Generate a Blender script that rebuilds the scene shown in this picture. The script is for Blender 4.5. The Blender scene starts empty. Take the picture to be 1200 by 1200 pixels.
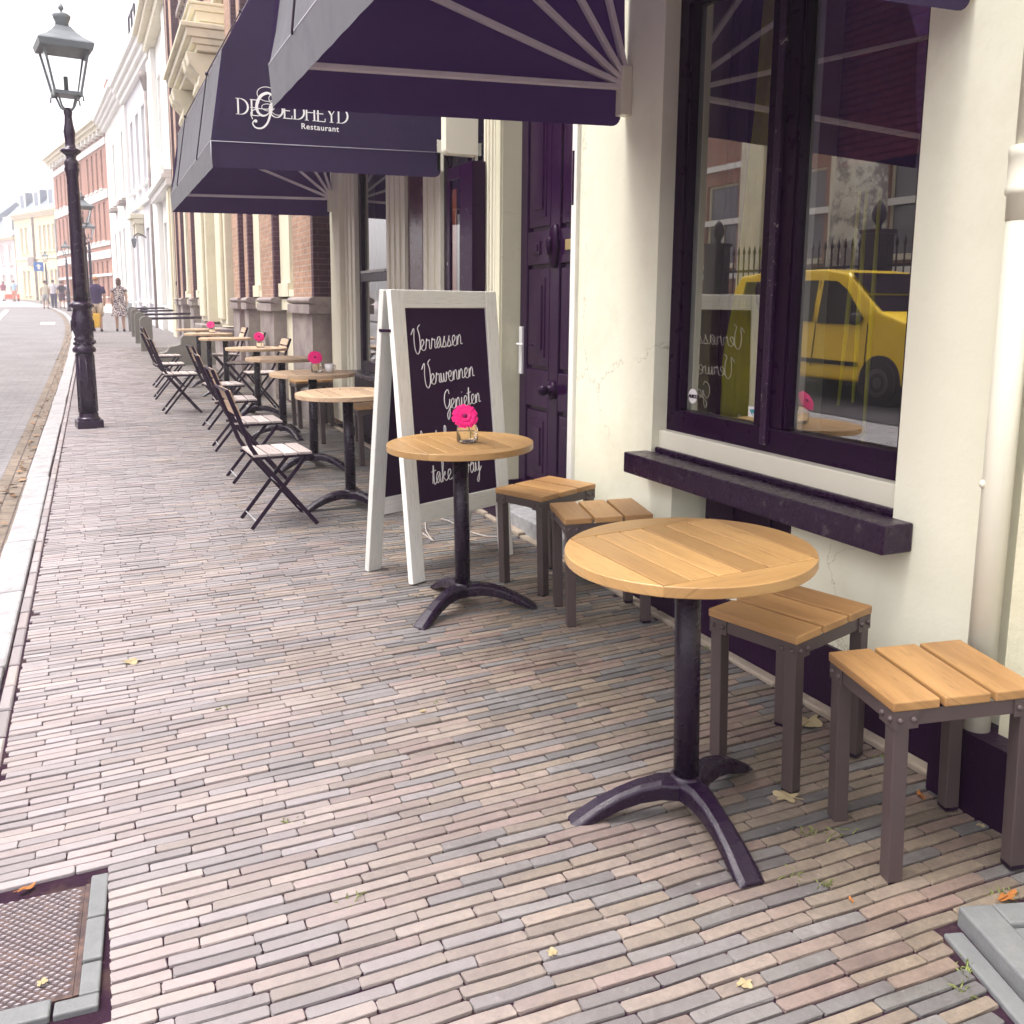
import bpy, bmesh, math, random
from mathutils import Vector, Matrix, noise as mnoise
random.seed(7)
C = bpy.context.scene
COL = C.collection
R = math.radians

# ------------------------------------------------------------------ camera
cam_d = bpy.data.cameras.new('camera'); cam = bpy.data.objects.new('camera', cam_d); COL.objects.link(cam)
cam_d.sensor_fit = 'HORIZONTAL'; cam_d.sensor_width = 36.0; cam_d.lens = 1070 / 1200 * 36.0
cam_d.shift_x = 0.0; cam_d.shift_y = -80 / 1200
cam_d.clip_start = 0.05; cam_d.clip_end = 3000
def _n(v): return Vector(v).normalized()
_Y = _n((110 - 600, -(350 - 520), -1070)); _Z = -_n((508 - 600, -(7000 - 520), -1070))
_Z = (_Z - _Y * _Z.dot(_Y)).normalized(); _X = _Y.cross(_Z)
cam.matrix_world = Matrix.Translation((0, 0, 1.47)) @ Matrix((_X, _Y, _Z)).to_4x4()
C.camera = cam

# ------------------------------------------------------------------ light
SUN_EL, SUN_AZ = 66.0, -78.0           # azimuth from +Y, negative = towards -X
w = bpy.data.worlds.new('World'); C.world = w; w.use_nodes = True
nt = w.node_tree; nt.nodes.clear()
sky = nt.nodes.new('ShaderNodeTexSky'); sky.sky_type = 'NISHITA'; sky.sun_disc = False
sky.sun_elevation = R(SUN_EL); sky.sun_rotation = R(SUN_AZ); sky.dust_density = 4.0; sky.air_density = 1.4
hs = nt.nodes.new('ShaderNodeHueSaturation'); hs.inputs['Saturation'].default_value = 0.06; hs.inputs['Value'].default_value = 1.0
tint = nt.nodes.new('ShaderNodeMix'); tint.data_type = 'RGBA'; tint.blend_type = 'MULTIPLY'; tint.inputs[0].default_value = 1.0
tint.inputs[7].default_value = (1.0, 0.958, 0.985, 1)
bg = nt.nodes.new('ShaderNodeBackground'); bg.inputs['Strength'].default_value = 0.15
wo = nt.nodes.new('ShaderNodeOutputWorld')
nt.links.new(sky.outputs[0], hs.inputs['Color']); nt.links.new(hs.outputs[0], tint.inputs[6])
nt.links.new(tint.outputs[2], bg.inputs['Color']); nt.links.new(bg.outputs[0], wo.inputs[0])
sd = bpy.data.lights.new('sun', 'SUN'); sd.energy = 0.85; sd.angle = R(30); sd.color = (1.0, 0.95, 0.80)
sun = bpy.data.objects.new('sun', sd); COL.objects.link(sun)
_s = Vector((math.sin(R(SUN_AZ)) * math.cos(R(SUN_EL)), math.cos(R(SUN_AZ)) * math.cos(R(SUN_EL)), math.sin(R(SUN_EL))))
sun.rotation_euler = _s.to_track_quat('Z', 'Y').to_euler()
C.view_settings.view_transform = 'Standard'; C.view_settings.look = 'None'
C.view_settings.exposure = 1.62; C.view_settings.gamma = 1.0
C.cycles.max_bounces = 12; C.cycles.transmission_bounces = 12; C.cycles.transparent_max_bounces = 12
C.cycles.use_denoising = True
try: C.cycles.denoiser = 'OPENIMAGEDENOISE'
except Exception: pass

def G(y): return 0.013 * y             # the street climbs gently

# ------------------------------------------------------------------ materials
def _mat(name):
    m = bpy.data.materials.new(name); m.use_nodes = True
    t = m.node_tree; t.nodes.clear()
    o = t.nodes.new('ShaderNodeOutputMaterial'); b = t.nodes.new('ShaderNodeBsdfPrincipled')
    t.links.new(b.outputs[0], o.inputs[0])
    return m, t, b
def N(t, kind, **kw):
    n = t.nodes.new(kind)
    for k, v in kw.items(): setattr(n, k, v)
    return n
def noise_node(t, vec, scale, detail=4, rough=.6):
    n = N(t, 'ShaderNodeTexNoise'); n.inputs['Scale'].default_value = scale; n.inputs['Detail'].default_value = detail
    n.inputs['Roughness'].default_value = rough
    if vec is not None: t.links.new(vec, n.inputs['Vector'])
    return n
def mixc(t, fac, a, b, blend='MIX'):
    n = N(t, 'ShaderNodeMix', data_type='RGBA', blend_type=blend)
    for s, v in ((0, fac), (6, a), (7, b)):
        if hasattr(v, 'is_linked'): t.links.new(v, n.inputs[s])
        elif s == 0: n.inputs[0].default_value = v
        else: n.inputs[s].default_value = (*v, 1) if len(v) == 3 else v
    return n.outputs[2]
def ramp(t, fac, stops):
    n = N(t, 'ShaderNodeValToRGB'); e = n.color_ramp.elements
    while len(e) < len(stops): e.new(0.5)
    for i, (p, c) in enumerate(stops):
        e[i].position = p; e[i].color = (c, c, c, 1) if not hasattr(c, '__len__') else (*c, 1)
    t.links.new(fac, n.inputs[0]); return n.outputs[0]
def sc(c, k): return tuple(min(1, x * k) for x in c)
def mat(name, col, rough=.5, spec=.5, metal=0, var=.15, vscale=6, bump=0, bscale=60, rand=0, coat=0, sheen=0, dirt=None, dscale=2.5, dlo=.5, dhi=.75):
    m, t, b = _mat(name)
    tc = N(t, 'ShaderNodeTexCoord').outputs['Object']
    n = noise_node(t, tc, vscale)
    c = mixc(t, n.outputs[0], sc(col, 1 - var), sc(col, 1 + var))
    if rand:
        a = N(t, 'ShaderNodeAttribute', attribute_name='rand')
        c = mixc(t, rand, c, mixc(t, a.outputs['Fac'], sc(col, .35), sc(col, 1.6)))
    if dirt:
        d = noise_node(t, tc, dscale, 6, .7)
        c = mixc(t, ramp(t, d.outputs[0], [(dlo, 0.0), (dhi, 1.0)]), c, dirt)
    t.links.new(c, b.inputs['Base Color'])
    r = noise_node(t, tc, vscale * 3)
    mr = N(t, 'ShaderNodeMapRange'); mr.inputs[3].default_value = max(.02, rough - .1); mr.inputs[4].default_value = min(1, rough + .1)
    t.links.new(r.outputs[0], mr.inputs[0]); t.links.new(mr.outputs[0], b.inputs['Roughness'])
    b.inputs['Specular IOR Level'].default_value = spec; b.inputs['Metallic'].default_value = metal
    b.inputs['Coat Weight'].default_value = coat; b.inputs['Sheen Weight'].default_value = sheen
    if bump:
        bn = N(t, 'ShaderNodeBump'); bn.inputs['Strength'].default_value = bump; bn.inputs['Distance'].default_value = .01
        nn = noise_node(t, tc, bscale, 5, .65)
        t.links.new(nn.outputs[0], bn.inputs['Height']); t.links.new(bn.outputs[0], b.inputs['Normal'])
    return m
def cracks(m, scale=1.1, width=.0035, col=(.36, .33, .25), seedv=0):
    """sparse hairline cracks over a plaster material"""
    t = m.node_tree; b = [n for n in t.nodes if n.type == 'BSDF_PRINCIPLED'][0]
    tc = N(t, 'ShaderNodeTexCoord').outputs['Object']; wn = noise_node(t, tc, 5, 5, .7)
    sv = N(t, 'ShaderNodeVectorMath', operation='SCALE'); sv.inputs[3].default_value = .30; t.links.new(wn.outputs['Color'], sv.inputs[0])
    av = N(t, 'ShaderNodeVectorMath', operation='ADD'); t.links.new(tc, av.inputs[0]); t.links.new(sv.outputs[0], av.inputs[1])
    vo = N(t, 'ShaderNodeTexVoronoi', feature='DISTANCE_TO_EDGE'); vo.inputs['Scale'].default_value = scale; t.links.new(av.outputs[0], vo.inputs['Vector'])
    line = ramp(t, vo.outputs['Distance'], [(0.0, 1.0), (width, 0.0)])
    mask = ramp(t, noise_node(t, tc, 1.3, 2).outputs[0], [(.50, 0.0), (.58, 1.0)])
    mm = N(t, 'ShaderNodeMath', operation='MULTIPLY'); t.links.new(line, mm.inputs[0]); t.links.new(mask, mm.inputs[1])
    old = b.inputs['Base Color'].links[0].from_socket
    t.links.new(mixc(t, mm.outputs[0], old, col), b.inputs['Base Color'])
def wood(name, light, dark, rough=.45, grain=28, coat=0.0):
    m, t, b = _mat(name)
    uv = N(t, 'ShaderNodeUVMap', uv_map='UVMap').outputs[0]
    a = N(t, 'ShaderNodeAttribute', attribute_name='rand')
    oi = N(t, 'ShaderNodeObjectInfo')
    off = N(t, 'ShaderNodeCombineXYZ'); t.links.new(a.outputs['Fac'], off.inputs[2])
    mul = N(t, 'ShaderNodeVectorMath', operation='MULTIPLY'); mul.inputs[1].default_value = (2.2, grain, 37)
    add = N(t, 'ShaderNodeVectorMath', operation='ADD'); t.links.new(uv, add.inputs[0]); t.links.new(off.outputs[0], add.inputs[1])
    add2 = N(t, 'ShaderNodeVectorMath', operation='ADD'); t.links.new(add.outputs[0], add2.inputs[0]); t.links.new(oi.outputs['Random'], add2.inputs[1])
    t.links.new(add2.outputs[0], mul.inputs[0])
    n = noise_node(t, mul.outputs[0], 1.0, 6, .7)
    n2 = noise_node(t, mul.outputs[0], .35, 3, .6)
    n3 = noise_node(t, mul.outputs[0], 5.0, 3, .7)
    c = mixc(t, ramp(t, n.outputs[0], [(.3, 0), (.72, 1)]), light, dark)
    c = mixc(t, .55, c, mixc(t, a.outputs['Fac'], sc(light, .55), sc(light, 1.25)))
    c = mixc(t, ramp(t, n2.outputs[0], [(.45, 0.0), (.7, .65)]), c, sc(dark, .9))
    c = mixc(t, ramp(t, n3.outputs[0], [(.54, 0.0), (.78, .60)]), c, sc(dark, .40))
    t.links.new(c, b.inputs['Base Color'])
    b.inputs['Roughness'].default_value = rough; b.inputs['Coat Weight'].default_value = coat; b.inputs['Coat Roughness'].default_value = .3
    bn = N(t, 'ShaderNodeBump'); bn.inputs['Strength'].default_value = .25; bn.inputs['Distance'].default_value = .003
    t.links.new(n.outputs[0], bn.inputs['Height']); t.links.new(bn.outputs[0], b.inputs['Normal'])
    return m
def brickmat(name, c1, c2, mortar, w=.22, h=.065, ms=.012, rough=.85, axes='xz', squash=1.0, bump=.6, offset=.5, var=.35):
    """brick texture on object coordinates, the two axes named"""
    m, t, b = _mat(name)
    tc = N(t, 'ShaderNodeTexCoord').outputs['Object']
    sp = N(t, 'ShaderNodeSeparateXYZ'); t.links.new(tc, sp.inputs[0])
    cb = N(t, 'ShaderNodeCombineXYZ')
    if axes == 'wall':
        ad = N(t, 'ShaderNodeMath', operation='ADD'); t.links.new(sp.outputs[0], ad.inputs[0]); t.links.new(sp.outputs[1], ad.inputs[1])
        t.links.new(ad.outputs[0], cb.inputs[0]); t.links.new(sp.outputs[2], cb.inputs[1])
    else:
        t.links.new(sp.outputs['xyz'.index(axes[0])], cb.inputs[0]); t.links.new(sp.outputs['xyz'.index(axes[1])], cb.inputs[1])
    wn = noise_node(t, tc, 9, 3); wv = N(t, 'ShaderNodeVectorMath', operation='SCALE'); wv.inputs[3].default_value = .006
    t.links.new(wn.outputs['Color'], wv.inputs[0])
    av = N(t, 'ShaderNodeVectorMath', operation='ADD'); t.links.new(cb.outputs[0], av.inputs[0]); t.links.new(wv.outputs[0], av.inputs[1])
    br = N(t, 'ShaderNodeTexBrick'); br.offset = offset
    br.inputs['Scale'].default_value = 1.0; br.inputs['Brick Width'].default_value = w; br.inputs['Row Height'].default_value = h
    br.inputs['Mortar Size'].default_value = ms / 2; br.inputs['Mortar Smooth'].default_value = .3; br.inputs['Bias'].default_value = 0
    br.inputs['Color1'].default_value = (*c1, 1); br.inputs['Color2'].default_value = (*c2, 1); br.inputs['Mortar'].default_value = (*mortar, 1)
    t.links.new(av.outputs[0], br.inputs['Vector'])
    n = noise_node(t, tc, 14, 5, .7); n2 = noise_node(t, tc, .8, 4)
    c = mixc(t, var, br.outputs['Color'], ramp(t, n.outputs[0], [(.3, .05), (.7, .9)]), 'OVERLAY')
    c = mixc(t, var * .8, c, ramp(t, n2.outputs[0], [(.3, .15), (.7, .85)]), 'OVERLAY')
    t.links.new(c, b.inputs['Base Color']); b.inputs['Roughness'].default_value = rough
    bn = N(t, 'ShaderNodeBump'); bn.inputs['Strength'].default_value = bump; bn.inputs['Distance'].default_value = .006
    s = N(t, 'ShaderNodeMath', operation='MULTIPLY_ADD'); s.inputs[1].default_value = -1.0
    t.links.new(br.outputs['Fac'], s.inputs[0]); t.links.new(n.outputs[0], s.inputs[2])
    t.links.new(s.outputs[0], bn.inputs['Height']); t.links.new(bn.outputs[0], b.inputs['Normal'])
    return m
def glassmat(name, refl=.35, tintc=(.9, .92, .9), milky=0.0):
    m = bpy.data.materials.new(name); m.use_nodes = True; t = m.node_tree; t.nodes.clear()
    o = N(t, 'ShaderNodeOutputMaterial'); g = N(t, 'ShaderNodeBsdfGlossy'); g.inputs['Roughness'].default_value = .0
    tr = N(t, 'ShaderNodeBsdfTransparent'); tr.inputs['Color'].default_value = (*tintc, 1)
    fr = N(t, 'ShaderNodeLayerWeight'); fr.inputs['Blend'].default_value = .35
    mr = N(t, 'ShaderNodeMapRange'); mr.inputs[3].default_value = refl; mr.inputs[4].default_value = 1.0
    t.links.new(fr.outputs['Fresnel'], mr.inputs[0])
    mx = N(t, 'ShaderNodeMixShader'); t.links.new(mr.outputs[0], mx.inputs[0])
    t.links.new(tr.outputs[0], mx.inputs[1]); t.links.new(g.outputs[0], mx.inputs[2]); t.links.new(mx.outputs[0], o.inputs[0])
    if milky:
        d = N(t, 'ShaderNodeBsdfTranslucent'); d.inputs['Color'].default_value = (.92, .94, .90, 1)
        m2 = N(t, 'ShaderNodeMixShader'); m2.inputs[0].default_value = milky
        t.links.new(mx.outputs[0], m2.inputs[1]); t.links.new(d.outputs[0], m2.inputs[2]); t.links.new(m2.outputs[0], o.inputs[0])
    return m

M = {}
PURPLE = (.016, .0012, .021)
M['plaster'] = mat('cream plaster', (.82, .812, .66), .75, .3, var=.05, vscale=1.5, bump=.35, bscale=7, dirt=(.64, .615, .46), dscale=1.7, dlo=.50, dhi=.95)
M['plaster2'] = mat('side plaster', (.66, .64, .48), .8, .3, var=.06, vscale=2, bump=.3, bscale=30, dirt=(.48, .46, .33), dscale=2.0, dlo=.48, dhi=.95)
cracks(M['plaster'], .8, .0028, (.52, .49, .37)); cracks(M['plaster2'], 1.6)
M['cream'] = mat('cream paint', (.76, .73, .60), .4, .4, var=.04, bump=.05, bscale=40)
M['white'] = mat('white paint', (.82, .82, .77), .45, .4, var=.04, vscale=9, bump=.12, bscale=40)
M['black'] = mat('glossy dark paint', PURPLE, .30, .13, var=.25, bump=.10, bscale=30, dirt=(.026, .006, .032), dscale=9, dlo=.62, dhi=.8)
M['peeling'] = mat('peeling dark paint', (.026, .003, .034), .4, .4, var=.4, bump=.5, bscale=40, dirt=(.40, .34, .33), dscale=26, dlo=.60, dhi=.68)
M['blackworn'] = mat('worn dark paint', (.016, .002, .021), .38, .2, var=.3, bump=.3, bscale=60, dirt=(.28, .22, .20), dscale=34, dlo=.70, dhi=.78)
M['sill'] = mat('dark stone sill', (.018, .003, .024), .28, .35, var=.3, bump=.25, bscale=45, dirt=(.22, .20, .19), dscale=14, dlo=.6, dhi=.9)
M['door'] = mat('aubergine door paint', (.020, .0025, .027), .20, .28, var=.2, bump=.06)
M['iron'] = mat('dark painted iron', (.015, .002, .021), .32, .3, var=.3, bump=.15, bscale=80)
M['castbase'] = mat('black cast iron', (.011, .003, .017), .28, .4, var=.3, bump=.2, bscale=160, dirt=(.035, .025, .04), dscale=30, dlo=.66, dhi=.8)
M['steel'] = mat('bronze grey steel', (.074, .052, .054), .42, .5, var=.12, bump=.12, bscale=220, dirt=(.20, .17, .15), dscale=40, dlo=.72, dhi=.84)
M['lamp_iron'] = mat('lamp post paint', (.018, .003, .028), .25, .5, var=.3, bump=.2, bscale=60)
M['lamp_top'] = mat('lantern metal with painted flare', (.16, .18, .20), .4, .5, var=.25)  # lantern metal painted paler to stand in for flare
M['fabric'] = mat('dark awning canvas', (.033, .017, .064), .75, .25, var=.18, vscale=3, bump=.5, bscale=8, sheen=.1)
M['fabricin'] = mat('awning canvas lining', (.050, .016, .085), .8, .3, var=.12, vscale=3, bump=.1, bscale=300)
M['fabricgrey'] = mat('awning canvas with painted glare', (.115, .117, .135), .7, .3, var=.18, vscale=4, sheen=.1, dirt=(.085, .082, .11), dscale=6, dlo=.5, dhi=.75)  # same dark canvas, painted grey for the sky glare on the front
M['piping'] = mat('awning piping', (.42, .40, .47), .6)
M['rib'] = mat('awning rib metal', (.72, .66, .68), .4, .5, var=.1)
M['chalkboard'] = mat('chalkboard', (.024, .0035, .033), .65, .12, var=.25, vscale=4, dirt=(.036, .010, .045), dscale=3, dlo=.5, dhi=.8)
M['chalk'] = mat('white chalk paint', (.95, .92, .95), .8)
M['teak'] = wood('oiled teak', (.46, .275, .105), (.30, .155, .055), .42, 26, .12)
M['teakstool'] = wood('stool teak', (.43, .245, .095), (.26, .125, .045), .48, 30, .05)
M['teakpale'] = wood('weathered teak', (.56, .40, .26), (.38, .25, .16), .6, 26)
M['slat'] = wood('bleached chair slats', (.56, .49, .47), (.40, .33, .32), .6, 26)
M['slatback'] = wood('worn chair back slats', (.60, .44, .30), (.42, .29, .20), .6, 26)
M['glass'] = glassmat('window glass', .46)
_m, _t, _b = _mat('clear jar glass'); _b.inputs['Base Color'].default_value = (1, 1, 1, 1); _b.inputs['Transmission Weight'].default_value = 1.0; _b.inputs['Roughness'].default_value = .0; _b.inputs['IOR'].default_value = 1.38
M['jar'] = _m
M['pink'] = mat('hot pink petals', (.80, .010, .19), .5, .3, var=.25, vscale=90)
M['pinkc'] = mat('flower heart', (.20, .005, .08), .7, .2, var=.4, vscale=200)
M['stem'] = mat('green stem', (.22, .32, .10), .5)
M['china'] = mat('white china', (.80, .78, .78), .2, .6, var=.02)
M['yellowcloth'] = mat('yellow curtain', (.97, .80, .03), .8, .2, var=.25, vscale=7)
M['greycloth'] = mat('grey lilac curtain', (.30, .22, .25), .8, .2, var=.2)
M['inside'] = mat('dark room lining', (.10, .045, .085), .8, .2, var=.2)
M['tablewood'] = mat('dark red tabletop', (.12, .045, .05), .3, .5)
M['kerb'] = mat('pale granite', (.36, .355, .37), .75, .3, var=.18, vscale=35, bump=.4, bscale=60, dirt=(.25, .235, .24), dscale=7, dlo=.45, dhi=.75)
M['bluestone'] = mat('bluestone', (.165, .172, .178), .55, .4, var=.2, vscale=20, bump=.3, bscale=50, dirt=(.22, .22, .22), dscale=9, dlo=.55, dhi=.8)
M['mottled'] = mat('mottled stone', (.28, .28, .29), .6, .4, var=.6, vscale=22, bump=.3, bscale=40)
M['edging'] = mat('sandy edging stone', (.30, .25, .20), .8, .3, var=.3, vscale=12, bump=.5, bscale=40)
M['rust'] = mat('rusty cover iron', (.055, .034, .036), .6, .4, var=.4, vscale=12, dirt=(.15, .09, .07), dscale=16, dlo=.45, dhi=.7, bump=.3)
M['studs'] = mat('worn bright studs', (.34, .30, .32), .40, .5, metal=.3, var=.3, vscale=30)
M['joint'] = mat('joint soil', (.030, .013, .026), .95, .1, var=.5, vscale=25, bump=.6, bscale=90, dirt=(.075, .048, .042), dscale=8)
M['leaf'] = mat('dry leaf', (.36, .29, .17), .6, .3, var=.3, vscale=40)
M['leafo'] = mat('orange leaf', (.36, .14, .04), .6, .3, var=.25, vscale=40)
M['weed'] = mat('weed blades', (.22, .25, .09), .6, .3, var=.3, vscale=50)
M['cable'] = mat('pale cable', (.42, .38, .36), .5)
M['zinc'] = mat('zinc', (.45, .47, .5), .4, .5, metal=.4)
M['pipe'] = mat('cream painted pipe', (.72, .70, .58), .4, .45, var=.05, bump=.12, bscale=25, dirt=(.66, .62, .50), dscale=6, dlo=.6, dhi=.85)
M['litgrey'] = mat('pale sheet', (.6, .6, .6), .6)

# ------------------------------------------------------------------ mesh builder
class MB:
    def __init__(s): s.v = []; s.f = []; s.r = []; s.g = []; s.sm = []; s.m = []
    def add(s, vs, fs, rand=None, grain=None, smooth=False, mi=0):
        o = len(s.v); s.v += [Vector(p) for p in vs]
        if rand is None: rand = random.random()
        for f in fs:
            s.f.append([i + o for i in f]); s.r.append(rand); s.g.append(grain or (Vector((1, 0, 0)), Vector((0, 1, 0)), Vector((0, 0, 1))))
            s.sm.append(smooth); s.m.append(mi)
        return s
    def box(s, lo, hi, mx=None, rand=None, grain=0, mi=0):
        x0, y0, z0 = lo; x1, y1, z1 = hi
        p = [(x0, y0, z0), (x1, y0, z0), (x1, y1, z0), (x0, y1, z0), (x0, y0, z1), (x1, y0, z1), (x1, y1, z1), (x0, y1, z1)]
        f = [(3, 2, 1, 0), (4, 5, 6, 7), (0, 1, 5, 4), (1, 2, 6, 5), (2, 3, 7, 6), (3, 0, 4, 7)]
        ax = [Vector((1, 0, 0)), Vector((0, 1, 0)), Vector((0, 0, 1))]
        g = (ax[grain], ax[(grain + 1) % 3], ax[(grain + 2) % 3])
        if mx is not None:
            p = [mx @ Vector(q) for q in p]; m3 = mx.to_3x3(); g = tuple((m3 @ a).normalized() for a in g)
        return s.add(p, f, rand, g, False, mi)
    def bar(s, a, b, w, d, up=(0, 0, 1), rand=None, mi=0):
        """rectangular bar from a to b: w across 'side', d along 'up'"""
        a, b = Vector(a), Vector(b); t = (b - a); L = t.length; t.normalize(); up = Vector(up)
        if abs(t.dot(up)) > .98: up = Vector((1, 0, 0)) if abs(t.x) < .9 else Vector((0, 1, 0))
        sd_ = t.cross(up).normalized(); u = sd_.cross(t)
        mx = Matrix((t, sd_, u)).transposed().to_4x4(); mx.translation = a
        return s.box((0, -w / 2, -d / 2), (L, w / 2, d / 2), mx, rand, 0, mi)
    def prism(s, poly, z0, z1, mx=None, rand=None, grain=None, smooth=False, mi=0, top=None):
        n = len(poly); top = top or poly
        p = [(x, y, z0) for x, y in poly] + [(x, y, z1) for x, y in top]
        f = [tuple(reversed(range(n))), tuple(range(n, 2 * n))]
        if mx is not None: p = [mx @ Vector(q) for q in p]
        if rand is None: rand = random.random()
        s.add(p, f, rand, grain, False, mi)
        o = len(s.v) - 2 * n
        for i in range(n):
            j = (i + 1) % n
            s.f.append([o + i, o + j, o + n + j, o + n + i]); s.r.append(rand); s.g.append(s.g[-1]); s.sm.append(smooth); s.m.append(mi)
        return s
    def tube(s, pts, rad, n=8, caps=True, rand=None, mi=0, flat=1.0, closed=False):
        pts = [Vector(p) for p in pts]; m = len(pts)
        if not hasattr(rad, '__len__'): rad = [rad] * m
        vs = []; prev = None
        for i, p in enumerate(pts):
            a = pts[max(i - 1, 0)]; b = pts[min(i + 1, m - 1)]
            t = (b - a).normalized() if (b - a).length > 1e-9 else Vector((0, 0, 1))
            if prev is None:
                ref = Vector((0, 0, 1)) if abs(t.z) < .9 else Vector((1, 0, 0))
                sd_ = t.cross(ref).normalized()
            else:
                sd_ = (prev - t * prev.dot(t)); sd_ = sd_.normalized() if sd_.length > 1e-6 else t.orthogonal().normalized()
            prev = sd_; u = sd_.cross(t)
            for k in range(n):
                a_ = 2 * math.pi * k / n
                vs.append(p + sd_ * math.cos(a_) * rad[i] + u * math.sin(a_) * rad[i] * flat)
        fs = [[i * n + k, i * n + (k + 1) % n, (i + 1) * n + (k + 1) % n, (i + 1) * n + k] for i in range(m - 1) for k in range(n)]
        s.add(vs, fs, rand, None, True, mi)
        if caps:
            o = len(s.v) - len(vs)
            for f in ([k for k in reversed(range(n))], [(m - 1) * n + k for k in range(n)]):
                s.f.append([o + i for i in f]); s.r.append(s.r[-1]); s.g.append(s.g[-1]); s.sm.append(False); s.m.append(mi)
        return s
    def lathe(s, prof, c=(0, 0, 0), n=20, rand=None, mi=0, mx=None, sides=None):
        """prof: (r, z) from bottom up"""
        vs = []
        for r, z in prof:
            for k in range(n):
                a = 2 * math.pi * (k + .5) / n
                vs.append(Vector((c[0] + r * math.cos(a), c[1] + r * math.sin(a), c[2] + z)))
        if mx is not None: vs = [mx @ v for v in vs]
        m = len(prof)
        fs = [[i * n + k, i * n + (k + 1) % n, (i + 1) * n + (k + 1) % n, (i + 1) * n + k] for i in range(m - 1) for k in range(n)]
        s.add(vs, fs, rand, None, sides is None, mi)
        o = len(s.v) - len(vs)
        for f in ([k for k in reversed(range(n))], [(m - 1) * n + k for k in range(n)]):
            s.f.append([o + i for i in f]); s.r.append(s.r[-1]); s.g.append(s.g[-1]); s.sm.append(False); s.m.append(mi)
        return s
    def sphere(s, c, r, n=10, m=7, rand=None, mi=0, mx=None):
        rx, ry, rz = r if hasattr(r, '__len__') else (r, r, r)
        prof = [(max(math.sin(math.pi * i / m), 1e-3), -math.cos(math.pi * i / m)) for i in range(m + 1)]
        q = Matrix.Translation(c) @ Matrix.Diagonal((rx, ry, rz, 1))
        return s.lathe(prof, n=n, rand=rand, mi=mi, mx=(mx @ q if mx is not None else q))
    def quad(s, *p, rand=None, mi=0): return s.add(p, [list(range(len(p)))], rand, None, False, mi)
    def build(s, name, material, parent=None, off=None, bevel=0, seg=2):
        me = bpy.data.meshes.new(name)
        o3 = Vector(off) if off is not None else Vector((0, 0, 0))
        me.from_pydata([tuple(v - o3) for v in s.v], [], s.f)
        mats = material if isinstance(material, (list, tuple)) else [material]
        for m in mats: me.materials.append(m)
        me.polygons.foreach_set('use_smooth', s.sm); me.polygons.foreach_set('material_index', s.m)
        at = me.attributes.new('rand', 'FLOAT', 'FACE'); at.data.foreach_set('value', s.r)
        uv = me.uv_layers.new(name='UVMap'); buf = []
        for p in me.polygons:
            g = s.g[p.index]
            for vi in p.vertices:
                q = s.v[vi]; buf += [q.dot(g[0]), q.dot(g[1]) + q.dot(g[2]) * .7]
        uv.data.foreach_set('uv', buf)
        me.validate(); me.update()
        ob = bpy.data.objects.new(name, me); COL.objects.link(ob)
        if parent is not None: ob.parent = parent
        if bevel:
            b = ob.modifiers.new('bevel', 'BEVEL'); b.width = bevel; b.segments = seg; b.limit_method = 'ANGLE'; b.angle_limit = R(40)
            b.harden_normals = False
        return ob

def _islands(s):
    par = list(range(len(s.v)))
    def find(a):
        while par[a] != a: par[a] = par[par[a]]; a = par[a]
        return a
    for f in s.f:
        r = find(f[0])
        for i in f[1:]: par[find(i)] = r
    groups = {}
    for k, f in enumerate(s.f): groups.setdefault(find(f[0]), []).append(k)
    return groups.values()
def build_each(s, name, material, parent=None, off=None, bevel=0, seg=2):
    """every separate piece of the builder becomes an object of its own"""
    out = []
    for ks in _islands(s):
        m = MB(); ids = sorted({i for k in ks for i in s.f[k]}); mp = {i: j for j, i in enumerate(ids)}
        m.v = [s.v[i] for i in ids]; m.f = [[mp[i] for i in s.f[k]] for k in ks]
        m.r = [s.r[k] for k in ks]; m.g = [s.g[k] for k in ks]; m.sm = [s.sm[k] for k in ks]; m.m = [s.m[k] for k in ks]
        out.append(m.build(name, material, parent, off, bevel, seg))
    return out
MB.build_each = build_each
def translucent(m, col, fac):
    t = m.node_tree; b = [n for n in t.nodes if n.type == 'BSDF_PRINCIPLED'][0]; o = [n for n in t.nodes if n.type == 'OUTPUT_MATERIAL'][0]
    tr = N(t, 'ShaderNodeBsdfTranslucent'); tr.inputs['Color'].default_value = (*col, 1)
    mx = N(t, 'ShaderNodeMixShader'); mx.inputs[0].default_value = fac
    t.links.new(b.outputs[0], mx.inputs[1]); t.links.new(tr.outputs[0], mx.inputs[2]); t.links.new(mx.outputs[0], o.inputs[0])
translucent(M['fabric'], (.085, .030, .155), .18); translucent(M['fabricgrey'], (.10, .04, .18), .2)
def tag(o, label=None, cat=None, group=None, kind=None):
    if label: o['label'] = label
    if cat: o['category'] = cat
    if group: o['group'] = group
    if kind: o['kind'] = kind
    return o
def empty(name, loc=(0, 0, 0), rz=0.0, label=None, cat=None, group=None):
    o = bpy.data.objects.new(name, None); COL.objects.link(o); o.empty_display_size = .1
    o.location = loc; o.rotation_euler = (0, 0, rz)
    return tag(o, label, cat, group)
def copy_tree(o, loc=None, rz=None, label=None, parent=None):
    c = o.copy(); COL.objects.link(c)
    if parent is not None: c.parent = parent
    if loc is not None: c.location = loc
    if rz is not None: c.rotation_euler = (0, 0, rz)
    if label: c['label'] = label
    for ch in list(o.children): copy_tree(ch, parent=c)
    return c
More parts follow.
